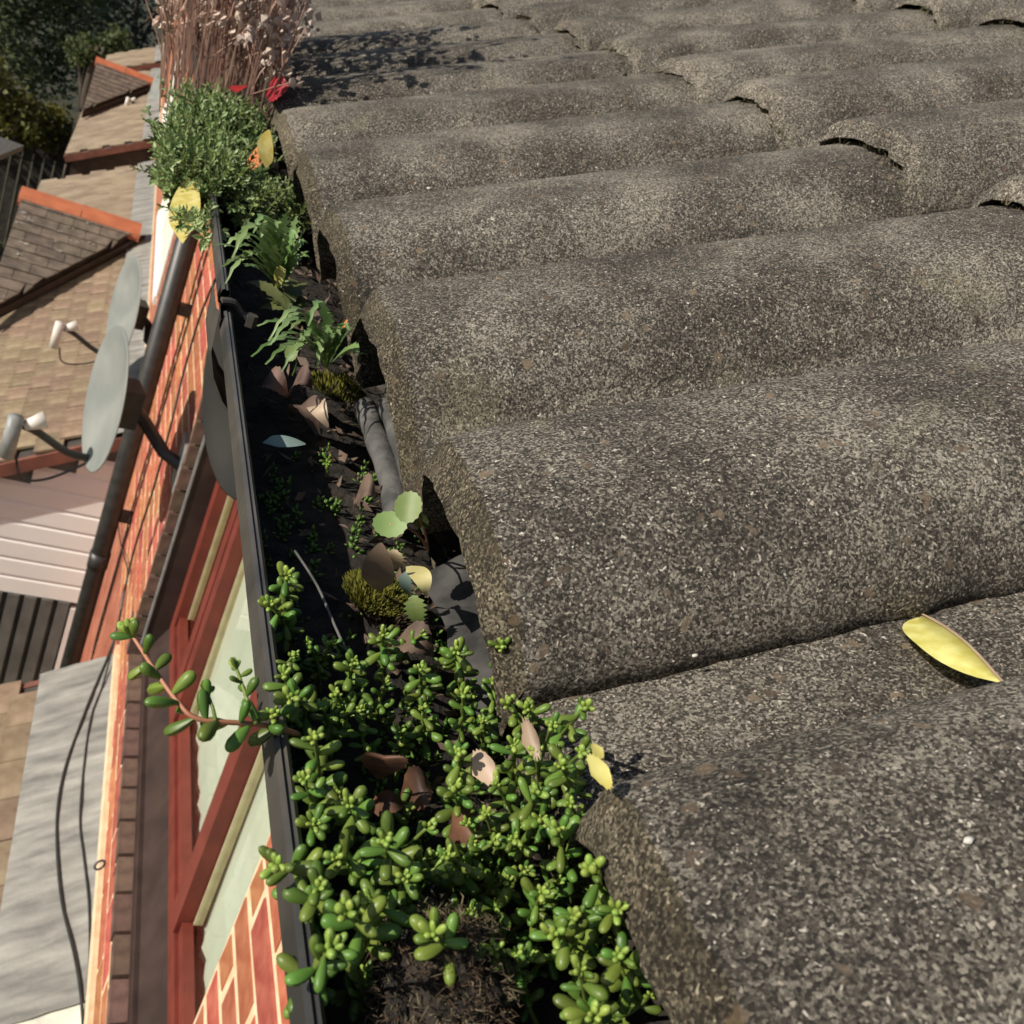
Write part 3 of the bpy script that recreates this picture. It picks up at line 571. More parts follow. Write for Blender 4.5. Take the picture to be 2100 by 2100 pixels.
mass('leafy_weed', 'tall bushy green plant overflowing the gutter lip below the dry stems', [((0.0686, 0.7732, -0.15), (.032, .045, .018), 1.1), ((0.059, 0.7721, -0.155), (.014, .045, .012), .6), ((0.0677, 0.8665, -0.148), (.032, .055, .017), 1), ((0.0578, 0.8738, -0.15), (.014, .05, .012), .5), ((0.0941, 0.9427, -0.145), (.022, .06, .016), .7), ((0.0726, 0.9169, -0.138), (.034, .055, .014), .8)], 2900, ['mass', 'masslight', 'weedlow'], 4)
mass('leafy_weed', 'small green shoots hanging outside the gutter over the yellow leaf', [((0.0404, 0.7711, -0.165), (.012, .05, .012), .4), ((0.0525, 0.7334, -0.162), (.012, .03, .010), .35), ((0.0356, 0.817, -0.15), (.010, .05, .012), .35), ((0.0337, 0.7544, -0.155), (.006, .03, .008), .2), ((0.0593, 0.6427, -0.16), (.006, .02, .007), .15), ((0.0454, 0.6545, -0.165), (.004, .015, .006), .08)], 1000, ['mass', 'masslight', 'weedlow'], 6)
# dry flowered stems
dry = thing('dried_weed', 'clump of dry reddish stems with pale fluffy seed heads standing in the gutter', 'dead plant', (.115, 1.12, -.18))
r = random.Random(12)
for k in range(230):
    bx, by = r.uniform(.028, .122), r.uniform(.96, 1.28); h = r.uniform(.10, .34); lx = (bx-.10)*.6-.012+r.gauss(0, .016); ly = r.gauss(0, .035)
    a = V((bx-.115, by-1.12, .01)); c = a+V((lx, ly, h)); m_ = a+V((lx*.25+r.gauss(0, .006), ly*.3, h*.55)); pts = bez(a, m_, c, 7)
    b = MB().tube(pts, [.00085*(1-.5*i/6) for i in range(7)], 4, False)
    hd = MB()
    for s_ in range(r.randint(2, 5)):
        t = pts[r.randint(2, 6)]; e = t+V((r.gauss(0, .012), r.gauss(0, .012), r.uniform(.012, .04))); b.tube([t, (t+e)/2+V((r.gauss(0, .003), 0, .003)), e], .0005, 3, False)
        if r.random() < .8:
            for f_ in range(r.randint(3, 7)):
                q = e+V((r.gauss(0, .0045), r.gauss(0, .0045), r.gauss(0, .0045))); d = V((r.gauss(0, 1), r.gauss(0, 1), r.gauss(0, 1))).normalized()*r.uniform(.0024, .0046); o_ = d.orthogonal()
                hd.add([q-d, q+o_, q+d, q-o_, q+d.cross(o_).normalized()*d.length], [(0, 1, 4), (1, 2, 4), (2, 3, 4), (3, 0, 4), (0, 3, 2, 1)])
    st = b.build('stem', 'straw', dry)
    if hd.v: tag(hd.build('seed_head', 'fluff', st), kind='stuff')

# ================================================================== FALLEN LEAVES, MOSS, FELT
def leafthing(name, label, base, tip, up, w, m, jag=0, arch=.1, fold=.2, seed=1, n=14): return tag(blade(MB(), V(base), V(tip), up, w, jag, seed, n, arch, fold).build(name, m, None, True), label, 'leaf')
def half_leaf(name, label, a, b_, nrm, w, m):
    """leaf blade that has split along its midrib: one straight side, one curved, slightly cupped"""
    a, b_, nrm = V(a), V(b_), V(nrm).normalized(); ax = b_-a; sd_ = ax.cross(nrm).normalized(); rows = []
    for i in range(17):
        t = i/16; wd = w*(1-abs(2*(t**.92)-1)**2.6)**.75; c = a+ax*t+nrm*.06*ax.length*sin(pi*t); rows.append([c-sd_*.04*wd-nrm*.0014, c, c+sd_*wd*.5-nrm*.0006, c+sd_*wd-nrm*.0004])
    rows[-1] = [p+ax*.04 for p in [rows[-1][1]]*4]
    return tag(MB().grid(rows).build(name, m, None, True), label, 'leaf')
LA, LB = V((0.2481, 0.2071, -0.0995)), V((0.238, 0.166, -0.0933))
yl = half_leaf('fallen_leaf', 'large bright yellow leaf lying on the grey roof tile at the right', LA, LB, EW, .0125, 'yellow')
MB().tube([LA+(LB-LA)*t+EW*(.0005+.06*(LB-LA).length*sin(pi*min(1, t))) for t in (0, .15, .3, .45, .6, .75, .9, 1, 1.06)], [.0003, .0004, .0004, .0004, .0004, .0004, .0004, .0004, .0003], 5).build('midrib', 'pinkleaf', yl)
leafthing('fallen_leaf', 'yellow leaf standing on end against the tile edge below the dry stems', (0.0938, 0.725, -0.135), (0.0848, 0.7109, -0.108), (-.6, -.75, .2), .0068, 'yellow', 0, .03, .1)
leafthing('fallen_leaf', 'large pale yellow leaf hanging outside the gutter above the black pipe', (0.0492, 0.6395, -0.178), (0.0463, 0.7244, -0.152), (-.3, -.85, .45), .0095, 'yellow', 0, .02, .05)
leafthing('fallen_leaf', 'red leaf lying where the dry stems meet the roof tiles', (0.1087, 0.975, -0.122), (0.1213, 0.9589, -0.104), (-.5, -.6, .6), .013, 'redleaf', .1, .05, .1, 3)
leafthing('fallen_leaf', 'small red leaf behind the dry stems near the middle of the gutter', (0.0791, 0.9076, -0.12), (0.0855, 0.9414, -0.115), (-.4, -.8, .4), .007, 'redleaf', .1)
leafthing('fallen_leaf', 'orange leaf lying beside the upright yellow leaf', (0.0897, 0.807, -0.15), (0.1007, 0.7892, -0.142), (-.4, -.7, .6), .012, 'orangeleaf', .05)
leafthing('fallen_leaf', 'pale pinkish oval leaf propped upright behind the moss cushion', (0.1122, 0.2873, -0.176), (0.0982, 0.2649, -0.146), (-.35, -.85, .3), .0055, 'pinkleaf', 0, .06, .15, 2)
leafthing('fallen_leaf', 'small crumpled pale leaf tip behind the pink oval leaf', (0.1154, 0.2923, -0.17), (0.1101, 0.2813, -0.155), (-.3, -.7, .5), .004, 'pinkleaf', .3, .2)
leafthing('fallen_leaf', 'curved cream leaf right of the moss cushion, half in shade', (0.1173, 0.2855, -0.163), (0.1199, 0.2652, -0.16), (-.2, -.75, .7), .0034, 'creamleaf', 0, .35, .2, 2)
leafthing('fallen_leaf', 'narrow grey green leaf hanging below the curved cream leaf', (0.1181, 0.2857, -0.165), (0.1229, 0.2877, -0.176), (-.5, -.8, .2), .0024, 'blueleaf', .15)
leafthing('fallen_leaf', 'torn green and brown leaf below the cream leaf', (0.1208, 0.2777, -0.168), (0.1248, 0.2729, -0.178), (-.5, -.8, .2), .0036, 'greenleaf', .3)
leafthing('fallen_leaf', 'smooth blue green leaf lying flat in the dark gutter', (0.0789, 0.3836, -0.176), (0.0971, 0.3892, -0.172), (-.1, -.3, 1), .0036, 'blueleaf', 0, .02, .05)
leafthing('fallen_leaf', 'curled cream leaf near the smaller weed', (0.1094, 0.4367, -0.176), (0.1066, 0.4056, -0.17), (-.5, -.6, .6), .0045, 'pinkleaf', 0, .35, .3)
for i, (a, b_, w_, lab) in enumerate([((0.0997, 0.4603, -0.186), (0.1051, 0.4459, -0.17), .0065, 'purplish brown dead leaf beside the smaller weed, curled up'), ((0.1011, 0.4432, -0.188), (0.1052, 0.4111, -0.176), .006, 'dull purple dead leaf below the curled cream leaf'), ((0.0866, 0.4679, -0.188), (0.0981, 0.4564, -0.182), .007, 'dark dead leaf strip near the gutter lip below the bracket'), ((0.1189, 0.3669, -0.186), (0.1228, 0.3581, -0.174), .006, 'ribbed dead leaf beside the grey felt roll'), ((0.1169, 0.2691, -0.186), (0.1261, 0.256, -0.176), .006, 'crinkled dark dead leaf behind the tall stonecrop shoots')]):
    leafthing('dead_leaf', lab, a, b_, (-.3, -.5, .8), w_, 'deadpurple', .07, .45, .75, i)
for i, (a, b_, w_, lab) in enumerate([((0.0917, 0.1857, -0.168), (0.0875, 0.1797, -0.154), .0055, 'curled orange brown dead leaf with a bright edge among the stonecrop'), ((0.0919, 0.1857, -0.178), (0.0986, 0.1803, -0.17), .0030, 'rolled glossy brown dead leaf lying across the gutter'), ((0.1021, 0.1904, -0.178), (0.1064, 0.186, -0.168), .0055, 'broad dull brown dead leaf in the middle of the stonecrop'), ((0.1106, 0.1741, -0.174), (0.1156, 0.1718, -0.166), .006, 'shiny dark brown curled leaf near the large stonecrop shoots')]):
    leafthing('dead_leaf', lab, a, b_, (-.3, -.6, .8), w_, 'brownleaf', .06, .45, .8, 20+i)
leafthing('fallen_leaf', 'pale tan leaf among the stonecrop near the tile edge', (0.108, 0.1732, -0.152), (0.1114, 0.1723, -0.146), (-.2, -.5, .9), .0045, 'pinkleaf', .1)
leafthing('fallen_leaf', 'tan leaf with a brown hole beside the tile notch', (0.1161, 0.1725, -0.14), (0.1185, 0.171, -0.136), (-.3, -.6, .8), .005, 'pinkleaf', .2, .2)
leafthing('fallen_leaf', 'pale yellow leaf tucked into the notch at the corner of the nearest tile', (0.1124, 0.1395, -0.119), (0.113, 0.1369, -0.114), (-.4, -.7, .6), .004, 'yellow', .1)
leafthing('fallen_leaf', 'small yellow leaf scrap just above the pale one in the tile notch', (0.1135, 0.1439, -0.117), (0.1129, 0.1411, -0.113), (-.4, -.7, .6), .0018, 'yellow', .1)
leafthing('fallen_leaf', 'yellow orange leaf scrap behind the smaller toothed weed', (0.1204, 0.4955, -0.16), (0.1155, 0.4684, -0.143), (-.4, -.7, .6), .005, 'orangeleaf', .15)
tag(MB().tube(crom([(0.0807, 0.2893, -0.168), (0.085, 0.2677, -0.166), (0.0883, 0.2456, -0.166), (0.0931, 0.236, -0.17)], 5), .00045, 6).build('twig', 'felt', None, True), 'thin grey twig lying between the lip and the tall stonecrop shoots', 'twig')

def tuft(b, p, n, rad, h, r, flat=1.):
    p = V(p)
    for k in range(n):
        a = r.uniform(0, 2*pi); q = sqrt(r.random())*rad; base = p+V((q*cos(a), q*sin(a)*1.1, 0)); hh = h*(1-.6*(q/rad)**2)*r.uniform(.6, 1.1)
        d = V((cos(a)*q/rad*.8+r.gauss(0, .25), sin(a)*q/rad*.8+r.gauss(0, .25), 1)).normalized()*hh; s_ = d.orthogonal().normalized()*hh*.09; s_.rotate(Q(d.normalized(), r.uniform(0, 6)))
        b.add([base-s_, base+s_, base+d*.6+s_*1.4, base+d], [(0, 1, 2), (0, 2, 3)])
r = random.Random(21)
mo = thing('moss_cushion', 'olive green moss cushion in the gutter below the pink oval leaf', 'moss', (0.1141, 0.2924, -0.184))
b = MB(); tuft(b, (0, 0, .003), 2600, .0115, .0065, r); tag(b.build('moss', 'moss', mo), kind='stuff'); b = MB(); tuft(b, (.004, -.004, 0), 500, .013, .008, r); tag(b.build('dead_moss', 'brownmoss', mo), kind='stuff')
mo = thing('moss_clod', 'brown clod of dead moss and roots at the near end of the gutter', 'moss', (0.0957, 0.1281, -0.17))
b = MB(); rows = []
for i in range(13):
    th = pi*i/12; rows.append([V((sin(th)*cos(2*pi*k/16)*.0125, sin(th)*sin(2*pi*k/16)*.015, cos(th)*.013))*(1+.3*fbm((sin(th)*cos(2*pi*k/16)*2, sin(th)*sin(2*pi*k/16)*2, cos(th)*2), 3)) for k in range(17)])
b.grid(rows).build('clod', 'soil', mo, True)
b = MB(); b2_ = MB()
for row in rows:
    for p in row[:-1]:
        if p.z > -.008:
            for s_ in range(26):
                d = (p.normalized()+V((r.gauss(0, .5), r.gauss(0, .5), r.gauss(0, .5)))).normalized()*r.uniform(.0010, .0032); e = p+V((r.gauss(0, .0015), r.gauss(0, .0015), r.gauss(0, .001))); o_ = d.orthogonal().normalized()*.00016
                k_ = d.cross(V((r.gauss(0, 1), r.gauss(0, 1), r.gauss(0, 1))))*.5; (b2_ if r.random() < .3 or p.y > .006 else b).add([e-o_, e+o_, e+d*.5+k_+o_, e+d*.5+k_-o_, e+d], [(0, 1, 2, 3), (3, 2, 4)])
tag(b.build('dead_moss', 'brownmoss', mo), kind='stuff'); tag(b2_.build('moss', 'paleroot', mo), kind='stuff')
mo = thing('moss_patch', 'dark yellowish moss at the foot of the smaller toothed weed', 'moss', (0.1228, 0.4691, -0.178))
b = MB(); tuft(b, (0, 0, 0), 500, .013, .009, r); tag(b.build('moss', 'moss', mo), kind='stuff')
b = MB(); tuft(b, (.004, -.006, 0), 400, .012, .007, r); tag(b.build('dead_moss', 'brownmoss', mo), kind='stuff')
# moss and crumbs along the laps and gaps of the tiles
b = MB(); cr_ = MB()
def roofpt(j, u, v, h=0): return EAVE+V((GA*j*cos(P_R), .196+v, GA*j*sin(P_R)+.0015*j))+EU*u+EW*(prof(v % .3)+h)
for j in range(1, 4):
    for k in range(2600):
        v = r.uniform(-.3, 3.0)
        if fbm((v*9, j*3.3, 0), 2) < -.12: continue
        tuft(b, roofpt(j, r.uniform(-.016, .001), v, -.019+r.uniform(0, .010)), 4, .0035, r.uniform(.003, .006), r)
for k in range(260):                                             # the open joint under the nearest side lap
    u = r.uniform(.0, .42); p = roofpt(0, u, -.004+r.uniform(-.006, .002), -.008); s_ = r.uniform(.0006, .0022)
    if r.random() < .5: tuft(b, p, 2, .002, r.uniform(.002, .004), r)
    else:
        d = V((r.gauss(0, 1), r.gauss(0, 1), r.gauss(0, 1))).normalized()*s_; o_ = d.orthogonal().normalized()*s_; q = d.cross(o_).normalized()*s_; cr_.add([p+d, p-d, p+o_, p-o_, p+q, p-q], [(0, 2, 4), (2, 1, 4), (1, 3, 4), (3, 0, 4), (2, 0, 5), (1, 2, 5), (3, 1, 5), (0, 3, 5)])
for k in range(90):
    u = r.uniform(.0, .02); p = roofpt(0, u, r.uniform(-.02, -.0), -.006); s_ = r.uniform(.0006, .0018)
    d = V((r.gauss(0, 1), r.gauss(0, 1), r.gauss(0, 1))).normalized()*s_; o_ = d.orthogonal().normalized()*s_; q = d.cross(o_).normalized()*s_; cr_.add([p+d, p-d, p+o_, p-o_, p+q, p-q], [(0, 2, 4), (2, 1, 4), (1, 3, 4), (3, 0, 4), (2, 0, 5), (1, 2, 5), (3, 1, 5), (0, 3, 5)])
tag(b.build('moss', 'paleroot'), kind='stuff'); tag(cr_.build('grit', 'soil'), kind='stuff')
lb = MB(); lg = MB()
for k in range(900):
    y = r.uniform(.14, 1.0); x = r.gauss(.01, .022)
    if abs(x) > .045: continue
    p = V((GX+x, y, GZL-.021-.006*abs(x/.046)+r.uniform(-.002, .004))); l = r.uniform(.0012, .0055); d = V((r.gauss(0, 1), r.gauss(0, 1), r.gauss(0, .35))).normalized()*l; s_ = d.orthogonal().normalized()*l*r.uniform(.12, .5); s_.rotate(Q(d.normalized(), r.uniform(0, 6))); u_ = d.cross(s_).normalized()*l*r.uniform(-.2, .2)
    (lb if r.random() < .75 else lg).add([p-d, p+s_+u_, p+d, p-s_+u_, p+u_*.3], [(0, 1, 4), (1, 2, 4), (2, 3, 4), (3, 0, 4)])
tag(lb.build('leaf_litter', 'deadpurple'), kind='stuff'); tag(lg.build('dry_leaf_crumbs', 'paleroot'), kind='stuff')
def on_tile(p):
    p = V(p); u = (p-EAVE).dot(EU); m_ = math.floor((p.y-.196)/.3); v = p.y-.196-.3*m_-TDY.get(m_, .003)
    return EAVE+EU*u+V((0, p.y, 0))+EW*(prof(max(0, v))+.0004)
gr_ = MB()
def crumb(mb, p, s_):
    a = r.uniform(0, 6); q = [p+EU*s_*cos(a+k*1.571)*r.uniform(.6, 1.3)+V((0, s_*sin(a+k*1.571)*r.uniform(.6, 1.3), 0)) for k in range(4)]; mb.add(q+[p+EW*s_*.7], [(0, 1, 4), (1, 2, 4), (2, 3, 4), (3, 0, 4)])
for k in range(420):
    p = EAVE+EU*r.uniform(.01, .30)+V((0, r.uniform(.0, .75), 0)); crumb(gr_, on_tile(p), r.uniform(.0002, .0006)*(1.5 if r.random() < .06 else 1))
tag(gr_.build('pale_grit', 'grit'), kind='stuff')
# pale chips lying on the tiles
def chip(label, p, s_):
    r_ = random.Random(int(p[0]*1e5)); bb = MB(); p = V(p); vs = [p+EU*s_*cos(2*pi*k/8)*r_.uniform(.7, 1.2)+V((0, 1, 0))*s_*.6*sin(2*pi*k/8)*r_.uniform(.7, 1.2) for k in range(8)]; bb.add(vs+[v+EW*s_*.5 for v in vs]+[p+EW*s_*.75], [(k, (k+1) % 8, 8+(k+1) % 8, 8+k) for k in range(8)]+[(8+k, 8+(k+1) % 8, 16) for k in range(8)])
    tag(bb.build('white_chip', 'stone', None, True), label, 'stone chip', 'white chips on the tiles')
chip('white oval chip on the nearest tile below the yellow leaf', (0.1649, 0.1011, -0.0911), .0011); chip('tiny white chip beside the dark gap between the nearest tiles', (0.1758, 0.2037, -0.1265), .0009)
chip('small white chip at the ridge of the second roll', (0.1459, 0.2479, -0.1026), .0008); chip('white speck on the fourth roll of tile', (0.1657, 0.5894, -0.0896), .0014)
# felt rolls and flap at the back of the gutter
fr_ = thing('felt_roll', 'two grey rolls of old roofing felt lying under the tile ends', 'roofing felt', (.145, .42, -.17))
for pts, rad in ((((0.131, 0.4413, -0.172), (0.1309, 0.4025, -0.172), (0.1315, 0.3728, -0.173), (0.1286, 0.3392, -0.174)), .0052), (((0.1382, 0.4357, -0.166), (0.1373, 0.3991, -0.166), (0.1367, 0.3642, -0.168), (0.1356, 0.3449, -0.17)), .0040)):
    P_ = crom(pts, 6); MB().tube([p-fr_.location for p in P_], [rad*(1+.05*sin(i*1.3)) for i in range(len(P_))], 12).build('roll', 'felt', fr_, True)
ft = MB(); rows = []
for i in range(14):
    y = .225+.007*i; rows.append([(.138+.0035*k+.0015*sin(i*.9), y, -.183+.0035*k+.0012*fbm((i*.7, k*.6, 0), 2)) for k in range(12)])
tag(ft.grid(rows).build('felt_flap', 'feltdark', None, True), 'torn flap of dark grey roofing felt hanging into the gutter below the second roll', 'roofing felt')

# ================================================================== PIPES, DISHES, CABLES
soilp = thing('soil_pipe', 'tall black plastic pipe standing against the orange brick wall', 'pipe', (.30, 3.76, GZ))
MB().tube([(0, 0, 1.2), (0, 0, 4.688)], .037, 20).build('pipe', 'black', soilp, True)
for z in (-2.4,): MB().tube([(0, 0, z-GZ-.035), (0, 0, z-GZ+.035)], .0405, 20).build('pipe_collar', 'black', soilp, True)
MB().box((.035, -.02, -1.3-GZ), (W-.30, .02, -1.26-GZ)).box((.035, -.02, -2.2-GZ), (W-.30, .02, -2.16-GZ)).build('pipe_clip', 'black', soilp)
def dish(label, c, rad, nrm, m, arm=True, bracket=True, head='lnb', group='satellite dishes on the brick wall'):
    c, nrm = V(c), V(nrm).normalized(); d = thing('satellite_dish', label, 'satellite dish', c, group); up = (V((0, 0, 1))-nrm*nrm.z).normalized(); sd_ = nrm.cross(up)
    b = MB(); n = 36; rows = []
    for t, dz in ((0, 0), (.3, .012), (.6, .048), (.85, .095), (1, .135), (1.025, .130), (1.02, .115), (.8, .07), (.4, .005), (0, -.02)):
        rows.append([up*(t*rad*1.06*cos(2*pi*k/n))+sd_*(t*rad*.96*sin(2*pi*k/n))+nrm*(dz*rad) for k in range(n+1)])
    b.grid(rows).build('reflector', m, d, True)
    if bracket:
        e = V((W, c.y-.12, c.z-.10))-c
        MB().obox(-nrm*.07-up*.06-sd_*.05, sd_*.10, up*.12, nrm*.06).build('mount_box', 'black', d)
        MB().tube([-nrm*.05, -nrm*.10+V((0, -.04, -.03)), e*.75+V((0, 0, -.01)), e], .02, 8).build('mount_arm', 'black', d)
        MB().box((W-c.x-.012, -.19, -.17), (W-c.x, -.05, -.02)).build('wall_plate', 'metal', d)
    if arm:
        f = -up*rad*.98; tip = nrm*rad*1.05-up*rad*.62
        MB().tube(crom([f, f*.95+nrm*rad*.4, tip*.8+f*.2, tip], 4), .012, 8).build('feed_arm', 'black', d, True)
        h = (tip*-1).normalized()
        MB().tube([tip-h*.03+up*.04, tip-h*.03-up*.09], .022, 12).build('receiver', head, d, True); MB().tube([tip, tip+h*.06], [.014, .027], 12).build('feed_horn', 'lnb', d, True)
        MB().tube(crom([tip-up*.10, tip-up*.17-nrm*.03, tip*.5-up*.16+f*.3, f*.9-nrm*.02], 5), .004, 6).build('dish_cable', 'black', d)
    return d
NR = (-.965, -.215, .03)
dish('pale grey satellite dish in front of the black pipe, receiver arm to the left', (0.157, 2.9471, -1.3333), .205, NR, 'dish', head='metal')
dish('pale grey satellite dish partly behind the pipe, white receiver to the left', (0.24, 5.0521, -1.8074), .25, NR, 'dish')
dish('small grey satellite dish far along the wall by the dry stems', (0.3373, 13.2, -2.0835), .26, NR, 'dish')
dish('dark grey dish half hidden under the near gutter lip', (0.27, 1.4978, -0.6167), .150, (-.90, -.30, -.10), 'dishdark', False)
def cable(label, pts, r_=.004): tag(MB().tube(crom(pts, 5), r_, 6).build('cable', 'black', None, True), label, 'cable', 'black cables on the wall')
cable('black cable running down the wall and looping over the lead at the left', [(0.368, 3.2123, -0.9572), (0.368, 3.3498, -1.1582), (0.368, 3.3464, -1.3628), (0.368, 3.2748, -1.5428), (0.368, 3.2573, -1.7746), (0.368, 3.2971, -1.9811), (0.368, 3.2658, -2.1293), (0.368, 3.1274, -2.2668), (0.3544, 3.0367, -2.3182), (0.3187, 2.8583, -2.3388), (0.2922, 2.7058, -2.3564), (0.2677, 2.5411, -2.3706), (0.2601, 2.3833, -2.3749), (0.2712, 2.2126, -2.3686), (0.2973, 2.0183, -2.3535), (0.3357, 1.843, -2.329), (0.3579, 1.7174, -2.3162), (0.3711, 1.5981, -2.3086)])
cable('black cable crossing from the pipe and hanging straight over the lead', [(0.35, 4.5823, -2.512), (0.366, 3.9139, -2.3686), (0.366, 3.281, -2.1229), (0.366, 3.2252, -2.1875), (0.366, 3.0982, -2.2667), (0.3469, 2.8952, -2.3225), (0.3218, 2.7384, -2.3394), (0.3154, 2.5192, -2.3431), (0.3193, 2.2998, -2.3408), (0.338, 2.1485, -2.33), (0.3583, 1.9921, -2.3183), (0.3701, 1.8232, -2.3115), (0.3704, 1.714, -2.3113)], .003)
cable('thin black cable beside the black pipe, clipped to the brick joint', [(0.368, 3.7923, -0.9927), (0.368, 3.8148, -1.1499), (0.368, 3.776, -1.3301), (0.368, 3.7702, -1.5287), (0.368, 3.7353, -1.7634), (0.368, 3.7519, -2.0357), (0.368, 3.7208, -2.3414), (0.368, 3.7251, -2.6888), (0.368, 3.6869, -2.8135)], .003)
# ring hanging in front of the sill
rg = V((0.36, 1.9025, -2.0828)); tag(MB().tube([rg+V((-.02, 0, 0))+V((.93, -.09, .36))*.011*cos(2*pi*k/20)+V((-.2, -.6, -.75))*-.011*sin(2*pi*k/20) for k in range(21)], .0032, 6).build('cable_ring', 'black', None, True), 'small black ring fixed to the wall under the window sill', 'ring')

# ================================================================== LEAN-TO EXTENSIONS ALONG THE WALL
tp = R(30); LU, LWn = V((-cos(tp), 0, -sin(tp))), V((-sin(tp), 0, cos(tp)))          # down the slope, out of the slope
def ptile(m, w_=.163, l_=.19, t_=.012): return MB().obox((0, 0, 0), tuple(LU*l_), (0, w_, 0), tuple(LWn*t_)).mesh('roof_tile', m)
def lean_to(label, zt, y0, y1, depth, single_to, lead=.17, group='lean to roofs along the wall', wallm='clad', gable=None, pale=False, boards=False):
    th_ = thing('lean_to', label, 'extension', (W, (y0+y1)/2, GZ), group); o = -V(th_.location); top = V((W, 0, zt))
    def P(u, y, w_=0): return top+LU*u+LWn*w_+V((0, y, 0))+o
    rf = MB().obox(P(0, y0+.015, -.06), LU*depth, (0, y1-y0-.03, 0), LWn*.055).build('roof', 'fence', th_)
    tm = [ptile('ptile'), ptile('ptile', .163, .19, .0125)]; stuff = MB(); row = 0; u = lead-.03
    while u < depth-.05:
        y = y0+(.0825 if row % 2 else 0)
        while y < y1-.08:
            q = P(u-.005, y, 0)+LWn*(.0)
            rr = rnd.uniform(0, .003)
            ex = (LU*.135+LWn*.006)
            if y < single_to:
                ob = obj('roof_tile', TLM[rnd.randint(0, 2)], rf); ob.location = q+LWn*rr; ob.rotation_euler = (rnd.uniform(-.012, .012), rnd.uniform(-.01, .01), rnd.uniform(-.012, .012))
            else: stuff.obox(q+LWn*rr, ex, (0, .162, 0), LWn*.011)
            y += .165
        u += .105; row += 1
    if stuff.v: tag(stuff.build('tile_courses', 'ptilestuff', rf), kind='stuff')
    # lead flashing: dressed sheet, slightly rippled, with an upstand and a mortar fillet
    L0 = y0-.01; n = 0
    while L0 < y1-.01:
        L1 = min(L0+(.74 if pale and n == 0 else 1.45), y1+.005); rows = []
        nn = 24
        for i in range(nn+1):
            y = L0+(L1-L0)*i/nn; rows.append([V((W-.006, y, zt+.042))+o]+[P(lead*k/6, y, .024+.006*n % .008+.005*fbm((y*9, k*.9, n), 2)*(1 if k < 6 else .3)-.003*(k == 6)) for k in range(7)])
        ob = MB().grid(rows).build('lead_flashing', 'leadpale' if (pale and n == 0) else 'lead', th_, True); L0 = L1-.03 if L1 < y1 else y1+1; n += 1
    MB().obox(V((W-.012, y0-.01, zt+.040))+o, (.014, 0, 0), (0, y1-y0, 0), (0, 0, .045 if pale else .02)).build('mortar_fillet', 'mortar', th_)
    # end wall facing the camera
    ev = top+LU*depth
    MB().add([tuple(V(p)+o) for p in [(W-.002, y0+.06, zt-.05), (W-depth*cos(tp)+.08, y0+.06, ev.z), (W-depth*cos(tp)+.08, y0+.06, GZ), (W-.002, y0+.06, GZ)]]+[tuple(V(p)+o) for p in [(W-.002, y1-.06, zt-.05), (W-depth*cos(tp)+.08, y1-.06, ev.z), (W-depth*cos(tp)+.08, y1-.06, GZ), (W-.002, y1-.06, GZ)]], [(0, 1, 2, 3), (7, 6, 5, 4), (1, 5, 6, 2), (0, 4, 5, 1)]).build('wall', 'darkwood' if not boards else 'slat', th_)
    if boards:
        z = -2.12
        while z > -3.12:
            xl = max(W-depth*cos(tp)+.08, -.6)
            # each board runs out from the wall until it meets the sloping verge
            zt_ = z-.0; xr = min(W-.005, W-.0-(zt-.06-zt_)*0) ; xtop = W-(zt-.075-z)/math.tan(tp)
            xr = W-.005 if z < zt-.075 else xtop
            x1 = xr; x0 = max(xl, -.55)
            xs = W-(zt-.075-z)/math.tan(tp)                          # where the roof underside is at this height
            x0b = max(x0, xs) if z > ev.z-.05 else x0
            if x1-x0b > .02: MB().add([tuple(V(p)+o) for p in [(x0b, y0+.045, z-.1), (x1, y0+.045, z-.1), (x1, y0+.045, z-.022), (x0b, y0+.045, z-.022), (x0b, y0+.057, z-.004), (x1, y0+.057, z-.004), (x0b, y0+.058, z-.1), (x1, y0+.058, z-.1)]], [(0, 1, 2, 3), (3, 2, 5, 4), (1, 0, 6, 7), (0, 3, 4, 6), (2, 1, 7, 5)]).build('cladding_board', 'clad', th_)
            z -= .1
        MB().obox(V((W-.04, y0+.03, -4.6))+o, (-.05, 0, 0), (0, .03, 0), (0, 0, 1.45)).build('corner_post', 'white', th_)
        x = W-.10
        while x > -.6: MB().obox(V((x, y0+.035, GZ))+o, (-.052, 0, 0), (0, .022, 0), (0, 0, -3.125-GZ)).build('slat', 'slat', th_); x -= .075
    MB().obox(P(.02, y0-.012, -.06), LU*(depth-.02), (0, .026, 0), LWn*.06).build('verge_board', 'verge', th_); MB().obox(P(.02, y1-.014, -.07), LU*(depth-.02), (0, .026, 0), LWn*.07).build('verge_board', 'verge', th_)
    if gable:                                                        # little roof with an orange ridge across the slope
        yr, xl, xr, zr, sl, run = gable; gp_ = thing('gable_roof', gable_label[len(gl_used)], 'roof', (xr, yr, zr), 'small gables with orange ridges'); gl_used.append(1)
        g0 = -V(gp_.location); dv = V((0, -cos(sl), -sin(sl))); nv = V((0, -sin(sl), cos(sl)))
        def inval(x, t): # distance down the slope to the valley at x
            return run*(xr-x)/(xr-xl)
        q = lambda x, t, h=0: V((x, yr, zr))+dv*t+nv*h+g0
        pts = [(xr, 0), (xl, 0), (xl-.03, run*1.06), ]
        dk = MB(); A_ = [q(xr, 0, -.012), q(xl, 0, -.012), q(xl, run, -.012)]; B_ = [p+V((0, 0, -.05)) for p in A_]
        dk.add(A_+B_, [(0, 1, 2), (5, 4, 3), (0, 3, 4, 1), (1, 4, 5, 2), (2, 5, 3, 0)]); dko = dk.build('deck', 'darkwood', gp_)
